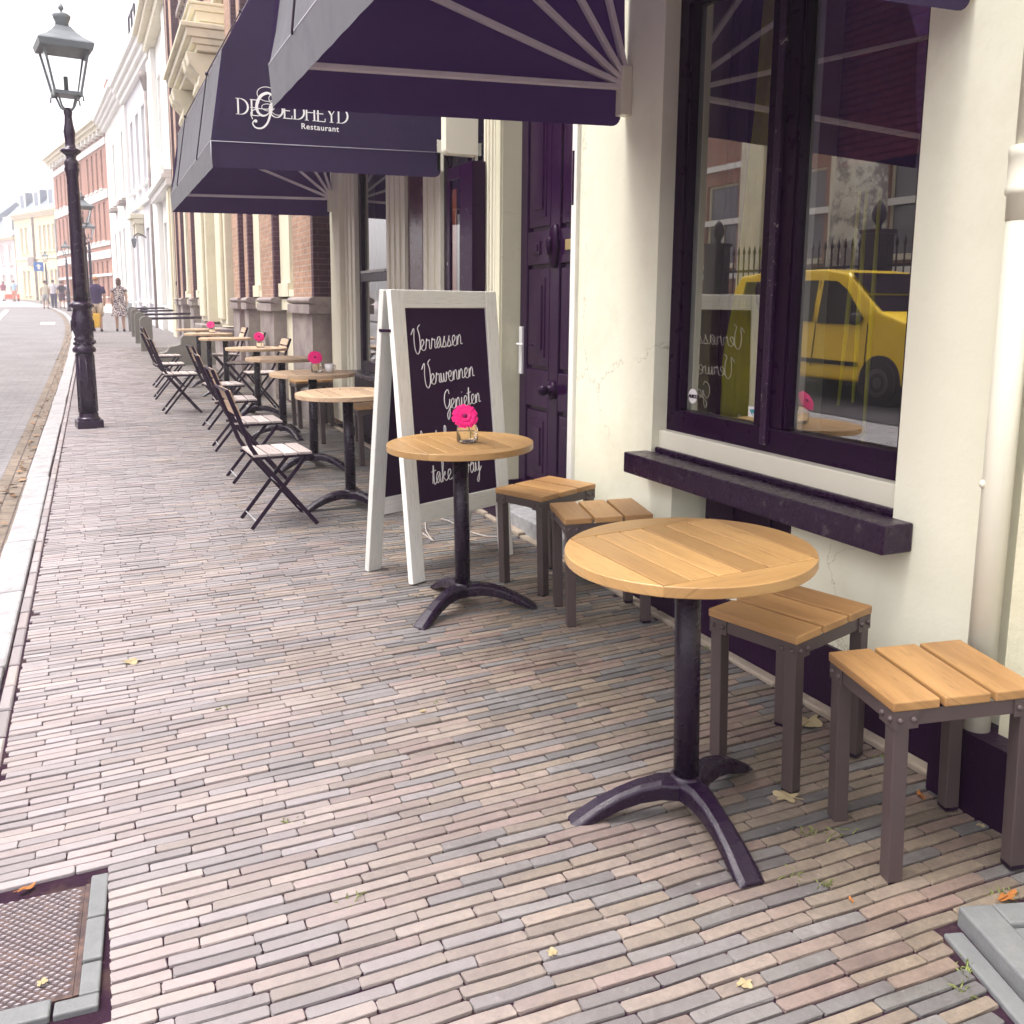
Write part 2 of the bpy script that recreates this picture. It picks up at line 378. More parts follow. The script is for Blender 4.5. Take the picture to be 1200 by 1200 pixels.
def smooth_path(pts, k=6):
    pts = [Vector(p) for p in pts]; out = []
    for i in range(len(pts) - 1):
        p0 = pts[max(i - 1, 0)]; p1 = pts[i]; p2 = pts[i + 1]; p3 = pts[min(i + 2, len(pts) - 1)]
        for j in range(k):
            t = j / k
            out.append(.5 * ((2 * p1) + (p2 - p0) * t + (2 * p0 - 5 * p1 + 4 * p2 - p3) * t * t + (3 * p1 - p0 - 3 * p2 + p3) * t ** 3))
    out.append(pts[-1]); return out


# ================================================================== SETTING
# road, gutter, kerb, far ground follow one kerb line
KERB = [(-.39, -4), (-.39, 12), (-.40, 18), (-.43, 24), (-.51, 31), (-.68, 38), (-1.0, 47), (-1.5, 56), (-2.3, 66), (-3.6, 78), (-5.6, 92), (-9, 110)]
def kerb_at(y, off=0.0):
    for (x0, y0), (x1, y1) in zip(KERB, KERB[1:]):
        if y <= y1:
            t = (y - y0) / (y1 - y0); return x0 + (x1 - x0) * t + off
    return KERB[-1][0] + off
def strip(mb, o0, o1, dz0, dz1, y0=-4, y1=110, step=1.5):
    ys = []; y = y0
    while y < y1: ys.append(y); y += step
    ys.append(y1)
    vs = []
    for y in ys: vs += [(kerb_at(y, o0) if o0 > -50 else o0, y, G(y) + dz0), (kerb_at(y, o1), y, G(y) + dz1)]
    return mb.add(vs, [[2 * i, 2 * i + 1, 2 * i + 3, 2 * i + 2] for i in range(len(ys) - 1)], .5)

M['ground'] = mat('base earth', (.10, .085, .08), .95, .1)
gm = MB(); gm.quad((-400, -60, G(-60) - .35), (400, -60, G(-60) - .35), (400, 700, G(700) - .35), (-400, 700, G(700) - .35))
tag(gm.build('ground', M['ground']), kind='structure')
M['road'] = brickmat('pale grey road pavers', (.235, .224, .23), (.19, .18, .19), (.11, .09, .10), .21, .07, .007, axes='xy', bump=.35, var=.28)
rm = MB(); strip(rm, -100, -.358, -.055, -.055, -4, 130)
vs = [v for v in rm.v]
for i, v in enumerate(rm.v):
    if i % 2 == 0: v.x = -14.0 if v.y < 60 else -40.0
tag(rm.build('road', M['road']), kind='structure')
M['gutter'] = brickmat('yellowish gutter bricks', (.215, .17, .135), (.175, .14, .11), (.08, .06, .055), .21, .095, .012, axes='yx', bump=.6)
gu = MB(); strip(gu, -.365, -.155, -.057, -.062); tag(gu.build('gutter', M['gutter']), kind='structure')
M['farroad'] = brickmat('pink grey paving of the raised crossing', (.46, .37, .38), (.40, .34, .36), (.26, .22, .23), .4, .2, .02, axes='xy', bump=.2)
fm = MB(); fm.quad((-40, 70, G(70) - .045), (-2.8, 70, G(70) - .045), (-7, 106, G(106) - .045), (-40, 120, G(120) - .045))
tag(fm.build('raised_crossing', M['farroad']), kind='structure')
M['paint'] = mat('road paint', (.8, .8, .8), .7, bump=.2)
mk = MB(); mk.quad((-1.95, 40.0, G(40) - .050), (-1.45, 40.0, G(40) - .050), (-1.5, 42.2, G(42.2) - .050), (-2.02, 42.2, G(42.2) - .050))
mk.quad((-3.42, 36.0, G(36) - .050), (-3.25, 36.0, G(36) - .050), (-4.6, 62, G(62) - .050), (-4.85, 62, G(62) - .050))
tag(mk.build('road_marking', M['paint']), kind='structure')
kb = MB(); y = -2.0
while y < 95:
    L = .98 if y < 40 else 2.0
    x0, x1 = kerb_at(y, 0), kerb_at(y + L - .012, 0); j = random.uniform(-.006, .006); w_ = .165
    z0, z1 = G(y), G(y + L)
    p = [(x0 - w_ + j, y, z0 - .2), (x0 + j, y, z0 - .2), (x1 + j, y + L - .012, z1 - .2), (x1 - w_ + j, y + L - .012, z1 - .2),
         (x0 - w_ + .012 + j, y, z0 + .006), (x0 + j, y, z0 + .012), (x1 + j, y + L - .012, z1 + .012), (x1 - w_ + .012 + j, y + L - .012, z1 + .006)]
    kb.add(p, [(3, 2, 1, 0), (4, 5, 6, 7), (0, 1, 5, 4), (1, 2, 6, 5), (2, 3, 7, 6), (3, 0, 4, 7)]); y += L
tag(kb.build('kerb', M['kerb'], bevel=.012), kind='structure')

# ---- pavement: real bricks near the camera, a brick sheet farther on
_m, _t, _b = _mat('clay pavers')
_tc = N(_t, 'ShaderNodeTexCoord').outputs['Object']
_a = N(_t, 'ShaderNodeAttribute', attribute_name='rand'); _sx = N(_t, 'ShaderNodeSeparateXYZ'); _t.links.new(_tc, _sx.inputs[0])
_w = N(_t, 'ShaderNodeAttribute', attribute_name='kindv')
_cr = N(_t, 'ShaderNodeValToRGB'); _cr.color_ramp.interpolation = 'CONSTANT'
_stops = [(0.0, (.118, .124, .130)), (.12, (.150, .152, .152)), (.24, (.128, .130, .132)), (.32, (.102, .106, .114)),
          (.38, (.225, .178, .126)), (.50, (.200, .160, .118)), (.60, (.250, .194, .142)), (.70, (.225, .162, .126)), (.80, (.215, .146, .120)), (.90, (.240, .188, .146))]
e = _cr.color_ramp.elements
while len(e) < len(_stops): e.new(.5)
for i, (p, c) in enumerate(_stops): e[i].position = p; e[i].color = (*c, 1)
_t.links.new(_w.outputs['Fac'], _cr.inputs[0])
_n1 = noise_node(_t, _tc, 70, 6, .75); _n2 = noise_node(_t, _tc, 1.3, 4, .6); _n3 = noise_node(_t, _tc, 22, 5, .7)
_c = mixc(_t, .40, _cr.outputs[0], ramp(_t, _n1.outputs[0], [(.28, .18), (.72, .82)]), 'OVERLAY')
_c = mixc(_t, .40, _c, ramp(_t, _n3.outputs[0], [(.3, .2), (.7, .8)]), 'OVERLAY')
_c = mixc(_t, .35, _c, ramp(_t, _n2.outputs[0], [(.3, .22), (.72, .8)]), 'OVERLAY')
_mrx = N(_t, 'ShaderNodeMapRange'); _mrx.inputs[1].default_value = 1.6; _mrx.inputs[2].default_value = -.1; _mrx.inputs[3].default_value = .0; _mrx.inputs[4].default_value = .60
_dn = noise_node(_t, _tc, 1.6, 4, .6); _dm = N(_t, 'ShaderNodeMath', operation='MULTIPLY_ADD'); _dm.inputs[1].default_value = 1.3
_ds = N(_t, 'ShaderNodeMath', operation='SUBTRACT'); _ds.inputs[1].default_value = .65
_t.links.new(_dn.outputs[0], _dm.inputs[0]); _t.links.new(_sx.outputs[0], _dm.inputs[2]); _t.links.new(_dm.outputs[0], _ds.inputs[0]); _t.links.new(_ds.outputs[0], _mrx.inputs[0])
_c = mixc(_t, .26, _c, (.175, .150, .138))
_st = noise_node(_t, _tc, 2.4, 7, .72); _st2 = noise_node(_t, _tc, 31, 3, .6)
_c = mixc(_t, ramp(_t, _st.outputs[0], [(.50, 0.0), (.66, .50)]), _c, (.085, .060, .060))      # broad stains
_c = mixc(_t, ramp(_t, _st2.outputs[0], [(.66, 0.0), (.74, .55)]), _c, (.30, .27, .25))        # pale scuffs
_c = mixc(_t, .14, _c, (.060, .040, .030))
_c = mixc(_t, _mrx.outputs[0], _c, (.400, .352, .370))          # street dust plus painted sky sheen, paler towards the kerb
_c = mixc(_t, .30, _c, mixc(_t, _a.outputs['Fac'], (.20, .20, .20), (.8, .8, .8)), 'OVERLAY')
_t.links.new(_c, _b.inputs['Base Color']); _b.inputs['Roughness'].default_value = .60; _b.inputs['Specular IOR Level'].default_value = .5
_bn = N(_t, 'ShaderNodeBump'); _bn.inputs['Strength'].default_value = .75; _bn.inputs['Distance'].default_value = .006
_ad = N(_t, 'ShaderNodeMath', operation='ADD'); _t.links.new(_n1.outputs[0], _ad.inputs[0]); _t.links.new(_n3.outputs[0], _ad.inputs[1])
_t.links.new(_ad.outputs[0], _bn.inputs['Height']); _t.links.new(_bn.outputs[0], _b.inputs['Normal'])
M['paver'] = _m

def row_ang(y):
    pts = [(0.5, -3.5), (1.4, -2.2), (2.0, .3), (2.9, 3.6), (4.5, 2.2), (6, 2.5), (30, 2)]
    for (a, b), (c, d) in zip(pts, pts[1:]):
        if y <= c: return R(b + (d - b) * max(0, (y - a)) / (c - a))
    return R(2)
COVER = (-.42, 1.845, -.055, 2.385)          # region kept free for the iron cover
STEP = (1.74, .4, 2.5, 1.36)
vs, fs, kv, rv = [], [], [], []
def wob(a, b_): return .007 * mnoise.noise(Vector((a * 2.2, b_ * 1.2, 0))) + .003 * mnoise.noise(Vector((a * 9, b_ * 2, 4)))
rng = random.Random(3)
y = .62; row = 0
PITCH = .0368
while y < 24.0:
    th = row_ang(y); tn = math.tan(th)
    nxt = y + PITCH; th2 = row_ang(nxt); tn2 = math.tan(th2)
    x = -.335 - (row % 2) * .097 + rng.uniform(-.02, .02)
    skipped = False
    while x < 2.345:
        L = .190 + rng.uniform(-.007, .007)
        if rng.random() < .04: L *= .62
        xa, xb = max(x, -.335), min(x + L, 2.345); x += L + .0032
        if xb - xa < .035: continue
        xm = (xa + xb) / 2
        ym = y + xm * tn
        if COVER[0] < xm and xb > COVER[0] and xa < COVER[2] and COVER[1] - .02 < ym < COVER[3] - .015:
            if xb < COVER[2] + .05: skipped = True; continue
            xa = max(xa, COVER[2] + .008)
        if skipped and COVER[1] - .02 < ym < COVER[3] - .015: xa = COVER[2] + .008
        skipped = False
        lim = 1.80 - (1.365 - ym) * .33 - .066
        if xb > lim and ym < STEP[3] - .015:
            if xa > lim: continue
            xb = lim
        if xb > 2.28: xb = min(xb, 2.272)
        if xb - xa < .03: continue
        g_ = .30 if ym < 3 else (.30 + .45 * min(1, (ym - 3) / 3.0))
        if xm < .35: g_ = min(.85, g_ + .12)
        k = rng.random() * .38 if rng.random() < g_ else .38 + rng.random() * .62
        rd = rng.random()
        def pt(px, v):          # v 0..1 across the row
            return (px, (y + px * tn) * (1 - v) + (nxt + px * tn2) * v)
        gap = .085
        c0 = rng.uniform(.006, .014) / L
        o = len(vs); h = G(ym) + rng.uniform(-.0018, .0018) - (rng.uniform(.001, .003) if rng.random() < .06 else 0); tx, ty = rng.uniform(-.010, .010), rng.uniform(-.03, .03)
        ring = [(0, .14), (0, .86), (.018, 1), (.5, 1), (.982, 1), (1, .86), (1, .14), (.982, 0), (.5, 0), (.018, 0)]
        for lev, (ins, dz) in enumerate(((.050, .0), (.016, -.0016), (0, -.0048), (0, -.05))):
            for (u, v) in ring:
                jx = rng.uniform(-.0020, .0020) if lev < 3 else 0; jv = rng.uniform(-.02, .02) if lev < 3 else 0
                uu = .5 + (u - .5) * (1 - ins * .16); vv = .5 + (v - .5) * (1 - ins * 1.6)
                vv = gap + (1 - 2 * gap) * (vv + jv)
                px = xa + (xb - xa) * uu + jx; q = pt(px, vv); q = (q[0], q[1] + wob(px, y))
                vs.append((q[0], q[1], h + dz + tx * (px - xm) + ty * (q[1] - ym) * 1.0))
        n = len(ring)
        fs.append([o + i for i in reversed(range(n))]); kv.append(k); rv.append(rd)
        for lev in range(3):
            for i in range(n):
                j = (i + 1) % n
                fs.append([o + lev * n + i, o + lev * n + j, o + (lev + 1) * n + j, o + (lev + 1) * n + i]); kv.append(k); rv.append(rd)
    y = nxt; row += 1
# the course of bricks laid lengthwise along the kerb
y = .5
while y < 30:
    L = .205; xa, xb = kerb_at(y) + .006, kerb_at(y) + .048
    if not (COVER[1] - .1 < y < COVER[3] - .05):
        k = rng.random() * .38 if rng.random() < .7 else .4 + rng.random() * .6
        o = len(vs); h = G(y + .1) + rng.uniform(-.002, .002)
        for (ins, dz) in ((.008, 0), (.003, -.0035), (0, -.01), (0, -.05)):
            for (px, py) in ((xa, y), (xb, y), (xb, y + L), (xa, y + L)):
                vs.append((px + (ins if px == xa else -ins), py + (ins if py == y else -ins) , h + dz))
        fs.append([o, o + 1, o + 2, o + 3]); kv.append(k); rv.append(rng.random())
        for lev in range(3):
            for i in range(4):
                j = (i + 1) % 4
                fs.append([o + lev * 4 + j, o + lev * 4 + i, o + lev * 4 + 4 + i, o + lev * 4 + 4 + j]); kv.append(k); rv.append(.5)
    y += L + .008
me = bpy.data.meshes.new('pavement'); me.from_pydata(vs, [], fs)
for nm, vals in (('kindv', kv), ('rand', rv)):
    at = me.attributes.new(nm, 'FLOAT', 'FACE'); at.data.foreach_set('value', vals)
me.materials.append(M['paver']); me.update()
bm_ = bmesh.new(); bm_.from_mesh(me); bmesh.ops.recalc_face_normals(bm_, faces=bm_.faces); bm_.to_mesh(me); bm_.free()
pv = bpy.data.objects.new('pavement', me); COL.objects.link(pv); tag(pv, kind='structure')
pb = MB(); strip(pb, .0, 2.9, -.0075, -.0075, -4, 24.0)
tag(pb.build('pavement_bedding', M['joint']), kind='structure')
M['farpave'] = brickmat('grey pavers farther off', (.185, .172, .178), (.215, .195, .19), (.075, .06, .068), .19, .038, .007, axes='xy', bump=.5, var=.3)
fp = MB(); strip(fp, .0, 3.4, -.001, -.001, 23.98, 110); tag(fp.build('far_pavement', M['farpave']), kind='structure')
# narrow edging stones along the foot of the houses
ed = MB(); y = 1.45
while y < 9.9:
    L = random.uniform(.35, .6)
    ed.box((2.283, y, G(y) - .06), (2.335, y + L - .012, G(y + L) + random.uniform(.002, .012))); y += L
tag(ed.build('edging_strip', M['edging'], bevel=.008), kind='structure')

# ---- iron cover with its stone border, bottom left
cov = empty('cellar_cover', (-.2, 2.1, G(2.1)), 0, 'rusty studded iron cellar cover framed in bluestone beside the kerb', 'cellar cover')
mx = Matrix.Translation((0, 0, 0)) @ Matrix.Rotation(R(-3.2), 4, 'Z')
b = MB(); b.box((-.22, -.158, -.04), (.088, .235, -.0045), mx); b.build('plate', M['rust'], cov)
b = MB()
i = 0
yy = -.145
while yy < .225:
    xx = -.20 + (.0115 if i % 2 else 0)
    while xx < .078:
        if not (-.12 < xx < -.02 and -.035 < yy < .03) or True:
            b.add([mx @ Vector(p) for p in ((xx - .0092, yy, -.005), (xx, yy - .0040, -.005), (xx + .0092, yy, -.005), (xx, yy + .0040, -.005),
                  (xx - .0066, yy, -.0008), (xx, yy - .0028, -.0008), (xx + .0066, yy, -.0008), (xx, yy + .0028, -.0008))],
                  [(0, 1, 5, 4), (1, 2, 6, 5), (2, 3, 7, 6), (3, 0, 4, 7), (4, 5, 6, 7)])
        xx += .023
    yy += .0105; i += 1
b.build('studs', M['studs'], cov)
b = MB()
for (y0, y1) in ((-.168, -.07), (-.062, .085), (.093, .262)): b.box((.101, y0, -.06), (.141, y1, random.uniform(.001, .006)), mx)
b.build_each('stone_border', M['bluestone'], cov, bevel=.004)
b = MB()
for (x0, x1) in ((-.24, .05), (.056, .141)): b.box((x0, -.212, -.06), (x1, -.160 if x1 < .1 else -.172, random.uniform(.004, .008)), mx)
b.build_each('stone_border', M['bluestone'], cov, bevel=.004)
b = MB(); b.box((.089, -.157, -.05), (.1, .24, -.004), mx); b.build('frame', M['rust'], cov)

# ---- stone cellar light rim, bottom right
st = empty('stone_step', (1.80, 1.365, G(1.365)), R(-18), 'low blue grey stone step with a raised rim in front of the drainpipe', 'step')
b = MB()
b.box((0, -1.0, -.1), (.085, 0, .040)); b.box((.0855, -.07, -.1), (.8, 0, .040)); b.box((.0855, -1.0, -.1), (.8, -.0705, .028))
b.build('stone_block', M['bluestone'], st, bevel=.006)
b = MB(); b.box((-.058, -1.0, -.08), (-.010, -.04, .003)); b.build('edging_stone', M['bluestone'], st, bevel=.005)

# ================================================================== RESTAURANT FRONT (plane x = 2.35)
FX = 2.35
rest = empty('restaurant_house', (FX, 1.705, 0), 0, 'cream plastered restaurant front with dark paintwork behind the stools', 'house')
RO = (FX, 1.705, 0)
def rp(mb, name, m, parent=rest, bevel=0):
    return mb.build(name, m, parent, RO if parent is rest else None, bevel)
WT = .36; HT = 9.0
wl = MB()
def wbox(y0, y1, z0, z1, x0=FX, x1=FX + WT): wl.box((x0, y0, z0), (x1, y1, z1))
WY0, WY1, WZ0, WZ1 = 2.147, 3.59, .765, 2.82
DY0, DY1, DZ1 = 4.40, 5.36, 3.10
wbox(1.668, WY0, -.4, HT); wbox(WY0, WY1, WZ1, HT); wbox(WY1, DY0, -.4, HT); wbox(DY0, DY1, DZ1, HT)
HY0, HY1, HZ0, HZ1 = 2.62, 3.41, .27, .70       # cellar hatch below the window
wbox(WY0, HY0, -.4, WZ0); wbox(HY1, WY1, -.4, WZ0); wbox(HY0, HY1, -.4, HZ0); wbox(HY0, HY1, HZ1, WZ0)
rp(wl, 'wall', M['plaster'])
# far part: fluted pilasters and bay, wall above the shop front
b = MB(); b.box((FX + .02, DY1 + .002, 3.05), (FX + WT, 9.93, HT)); b.box((FX + .16, DY1 + .002, -.3), (FX + WT, 9.93, .70)); rp(b, 'upper_wall', M['plaster'])
pl = MB(); pl.box((FX - .128, .9, -.2), (FX - .001, 1.83, .258)); pl.box((FX - .014, 1.8305, -.2), (FX - .001, 2.61, .262)); pl.box((FX - .014, 2.612, -.2), (FX - .001, 4.36, .255)); pl.build_each('plinth', M['blackworn'], rest, RO)
h = MB(); h.box((FX + .13, HY0 - .02, HZ0 - .02), (FX + .16, HY1 - .082, HZ1 + .03)); 
for k in range(3): h.box((FX + .120, HY0 + .02 + k * .24, HZ0), (FX + .1295, HY0 + .035 + k * .24, HZ1))
rp(h, 'hatch', M['blackworn'])
# near window
fxw = FX + .08
fr = MB()
FRY0, FRY1, FRZ0, FRZ1 = WY0 - .02, WY1 + .03, .885, 2.86
MUL0, MUL1 = 2.795, 2.985
win = MB()
fr.box((fxw, FRY0, FRZ0), (fxw + .07, FRY0 + .10, FRZ1)); fr.box((fxw, FRY1 - .095, FRZ0), (fxw + .07, FRY1, FRZ1))
fr.box((fxw, FRY0 + .1005, FRZ0), (fxw + .07, FRY1 - .0955, FRZ0 + .10)); fr.box((fxw, FRY0 + .1005, FRZ1 - .10), (fxw + .07, FRY1 - .0955, FRZ1))
fr.box((fxw + .004, MUL0 + .012, FRZ0 + .1005), (fxw + .07, MUL1 - .012, FRZ1 - .1005))
ast = MB(); ast.box((fxw - .018, 2.872, FRZ0 + .03), (fxw + .0035, 2.908, FRZ1 - .02))
for (a, c) in ((FRY0 + .1005, FRY0 + .112), (MUL0, MUL0 + .0115), (MUL1 - .0115, MUL1), (FRY1 - .107, FRY1 - .0955)):
    fr.box((fxw + .014, a, FRZ0 + .101), (fxw + .06, c, FRZ1 - .101))
window = rp(fr, 'window', M['black'], bevel=.004)
def wpart(mb, name, m, bevel=0): return mb.build(name, m, window, RO, bevel)
wpart(ast, 'astragal', M['peeling'], .004)
PX = fxw + .046
for (a, c) in ((FRY0 + .1125, MUL0 - .0005), (MUL1 + .0005, FRY1 - .1075)):
    g = MB(); g.quad((PX, c, FRZ0 + .101), (PX, a, FRZ0 + .101), (PX, a, FRZ1 - .101), (PX, c, FRZ1 - .101)); wpart(g, 'pane', M['glass'])
bd = MB()   # pale inner beads seen through the glass
for (a, c) in ((FRY0 + .1005, MUL0), (MUL1, FRY1 - .0955)):
    bd.box((PX + .012, c - .05, FRZ0 + .09), (PX + .10, c - .004, FRZ1)); bd.box((PX + .012, a, FRZ0 + .075), (PX + .05, c - .051, FRZ0 + .094))
wpart(bd, 'inner_bead', M['white'])
sub = MB(); sub.box((FX + .035, WY0 + .001, .772), (FX + .16, WY1 - .001, FRZ0 + .002)); wpart(sub, 'bottom_board', M['cream'], .004)
sl = MB(); sl.box((FX - .13, 2.06, .690), (FX - .001, 3.625, .786)); sl.box((FX + .0005, 2.155, .690), (FX + .034, 3.585, .784))
sl.box((FX + .010, 2.16, .7845), (FX + .0345, 3.58, .808))
wpart(sl, 'sill', M['sill'], .006)
hg = MB()
for z in (1.12, 2.28): hg.box((fxw - .012, FRY1 - .004, z - .045), (fxw + .012, FRY1 + .02, z + .045))
hg.build_each('hinge', M['white'], window, RO)
# stickers on the panes
s = MB(); c = (PX - .002, 3.452, 1.055); n = 28
s.prism([(.034 * math.cos(2 * math.pi * k / n), .034 * math.sin(2 * math.pi * k / n)) for k in range(n)], 0, .001,
        Matrix(((0, 0, 1, c[0]), (-1, 0, 0, c[1]), (0, 1, 0, c[2]), (0, 0, 0, 1)))); wpart(s, 'round_sticker', M['china'])
s = MB(); s.box((PX - .003, 3.008, 1.008), (PX - .0015, 3.055, 1.052)); wpart(s, 'square_sticker', M['china'])
M['tealprint'] = mat('teal print', (.05, .30, .36), .5)
s = MB(); s.prism([(-.016, .008), (.012, .012), (.016, -.006), (.004, -.004), (.006, -.016), (-.004, -.006)], 0, .0006,
        Matrix(((0, 0, 1, PX - .0042), (-1, 0, 0, 3.031), (0, 1, 0, 1.03), (0, 0, 0, 1)))); wpart(s, 'sticker_print', M['tealprint'])
# dark interior
rm_ = MB()
x0, x1, y0, y1, z0, z1 = FX + .30, FX + 4.2, 1.9, 9.8, .12, 3.3
P = [(x0, y0, z0), (x1, y0, z0), (x1, y1, z0), (x0, y1, z0), (x0, y0, z1), (x1, y0, z1), (x1, y1, z1), (x0, y1, z1)]
rm_.add(P, [(0, 1, 2, 3), (7, 6, 5, 4), (4, 5, 1, 0), (5, 6, 2, 1), (6, 7, 3, 2)]); rp(rm_, 'interior_room', M['inside'])
for a, c in ((2.10, 1.98),):
    pass
# door recess
dr = MB()
dr.box((FX + .001, DY1 - .004, .075 + .16), (FX + .149, DY1 + .0015, DZ1))
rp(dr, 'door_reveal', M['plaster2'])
tr = MB(); tr.box((FX - .022, DY0 - .055, .30), (FX + .06, DY0 - .0005, DZ1)); rp(tr, 'door_architrave', M['white'], bevel=.004)
th = MB(); th.box((FX - .02, DY0 - .02, -.1), (FX + .30, DY1 + .02, .165)); rp(th, 'threshold', M['mottled'], bevel=.008)
door = MB(); DX = FX + .15
door.box((DX, DY0 - .04, .166), (DX + .05, DY1 + .02, DZ1)); 
doorob = rp(door, 'door', M['door'])
def dpart(mb, name, m, bevel=.004): return mb.build(name, m, doorob, RO, bevel)
fr = MB(); cy = 4.875
for (a, c) in ((DY0, DY0 + .10), (DY1 - .105, DY1 - .005), (cy - .06, cy + .06)): fr.box((DX - .022, a, .17), (DX - .001, c, DZ1 - .002))
for (z, zz) in ((.17, .34), (.83, 1.06), (1.70, 1.90), (2.72, 3.0)):
    fr.box((DX - .021, DY0 + .101, z), (DX - .0012, cy - .061, zz)); fr.box((DX - .021, cy + .061, z), (DX - .0012, DY1 - .106, zz))
dpart(fr, 'door_frame', M['door'], .006)
for (ya, yb) in ((DY0 + .115, cy - .075), (cy + .075, DY1 - .12)):
    for (z, zz) in ((.365, .805), (1.085, 1.675), (1.925, 2.695)):
        p = MB()
        for kk, (ins, d) in enumerate(((0, .016), (.035, .006), (.055, .022))):
            p.box((DX - d, ya + ins, z + ins), (DX - .0015, yb - ins, zz - ins)) if kk != 1 else None
        p.box((DX - .030, ya + .085, z + .10), (DX - .0225, yb - .085, zz - .10))
        dpart(p, 'panel', M['door'], .008)
k = MB(); k.lathe([(.004, 0), (.05, .0), (.058, .012), (.04, .022), (.026, .03), (.026, .045), (.01, .05)], mx=Matrix.Translation((DX - .022, cy, .955)) @ Matrix.Rotation(R(-90), 4, 'Y'))
k.sphere((DX - .085, cy, .955), .035); dpart(k, 'door_knob', M['black'], 0)
k = MB(); k.sphere((DX - .03, cy, 1.80), (.03, .065, .13), 16, 9); k.sphere((DX - .062, cy, 1.80), (.02, .03, .055), 14, 8); dpart(k, 'medallion', M['black'], 0)
M['brass'] = mat('brass', (.55, .42, .20), .35, .5, metal=.7)
k = MB(); k.box((DX - .032, 4.615, 1.77), (DX - .0225, 4.73, 1.83)); dpart(k, 'letter_plate', M['brass'], .002)
k = MB(); k.box((DX - .03, cy + .19, 1.76), (DX - .0225, cy + .31, 1.84)); k.box((DX - .036, cy + .215, 1.78), (DX - .0305, cy + .285, 1.82)); dpart(k, 'letter_slot', M['door'], .002)
k = MB(); k.box((FX - .012, DY0 - .03, 1.98), (FX - .0225, DY0 - .004, 2.26)); dpart(k, 'hinge', M['black'], .002)
hp = MB(); hp.box((DX - .04, DY1 - .075, 1.02), (DX - .0225, DY1 - .03, 1.32)); hp.tube([(DX - .06, DY1 - .05, 1.21), (DX - .07, DY1 - .16, 1.21)], .009); dpart(hp, 'handle_plate', M['litgrey'], .003)
# pilaster between door and bay
def pilaster(y0, y1, z0, z1, xf, flutes=3, name='pilaster', m=None):
    p = MB(); p.box((xf, y0, z0), (FX + .17, y1, z1)); wd = (y1 - y0) / (2 * flutes + 1)
    for k_ in range(flutes + 1):
        yy = y0 + wd * 2 * k_; p.box((xf - .014, yy + .001, z0 + .06), (xf - .0005, yy + wd - .001, z1 - .02))
    return rp(p, name, m or M['cream'], bevel=.003)
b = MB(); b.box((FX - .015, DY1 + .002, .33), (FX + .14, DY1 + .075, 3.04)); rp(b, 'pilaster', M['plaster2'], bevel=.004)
pilaster(DY1 + .076, 5.62, .30, 3.04, FX - .004, 3)
b = MB(); b.box((FX - .035, DY1 - .015, .02), (FX + .15, 5.64, .325)); rp(b, 'pilaster_base', M['blackworn'], bevel=.005)
# bay: windows between fluted pilasters
ZB0, ZB1 = .78, 3.04
pilaster(6.66, 7.06, .3, ZB1, FX + .075, 2); pilaster(7.52, 8.06, .3, ZB1, FX + .070, 3); pilaster(9.12, 9.52, .3, ZB1, FX + .06, 2)
b = MB(); b.box((FX - .01, 9.525, .2), (FX + .17, 9.925, ZB1)); rp(b, 'pilaster', M['cream'], bevel=.004)
M['redwood'] = mat('red brown varnished wood', (.085, .018, .04), .25, .5, var=.3)
b = MB(); b.box((FX + .085, 7.062, .3), (FX + .16, 7.518, ZB1)); b.box((FX + .078, 7.12, .9), (FX + .0845, 7.46, 2.9)); rp(b, 'side_panel', M['redwood'], bevel=.005)
b = MB(); b.box((FX + .02, 5.625, .16), (FX + .18, 6.655, .74)); b.box((FX + .02, 8.065, .16), (FX + .18, 9.115, .74)); b.build_each('stall_riser', M['blackworn'], rest, RO, .006)
for (a, c) in ((5.625, 6.655), (8.065, 9.115)):
    f = MB(); xw = FX + .09; q = .085
    f.box((xw, a, ZB0), (xw + .06, a + q, ZB1)); f.box((xw, c - q, ZB0), (xw + .06, c, ZB1))
    f.box((xw, a + q + .0005, ZB0), (xw + .06, c - q - .0005, ZB0 + .1)); f.box((xw, a + q + .0005, ZB1 - .1), (xw + .06, c - q - .0005, ZB1))
    f.box((xw - .01, a + q + .0005, 1.66), (xw + .05, c - q - .0005, 1.74))
    wd = rp(f, 'window', M['black'], bevel=.004)
    for (z, zz) in ((ZB0 + .101, 1.659), (1.741, ZB1 - .101)):
        g = MB(); g.quad((xw + .03, c - q - .001, z), (xw + .03, a + q + .001, z), (xw + .03, a + q + .001, zz), (xw + .03, c - q - .001, zz)); g.build('pane', M['glass'], wd, RO)
    s2 = MB(); s2.box((xw + .04, c - q - .10, ZB0 + .1), (xw + .12, c - q, ZB1)); s2.build('inner_bead', M['white'], wd, RO)
    s2 = MB(); s2.box((xw - .016, a + q + .02, 1.742), (xw - .0005, c - q - .02, 1.765)); s2.build('meeting_rail', M['litgrey'], wd, RO)
    s2 = MB(); s2.box((FX - .07, a - .02, .742), (xw - .001, c + .02, .779)); s2.build('sill', M['sill'], wd, RO, .005)

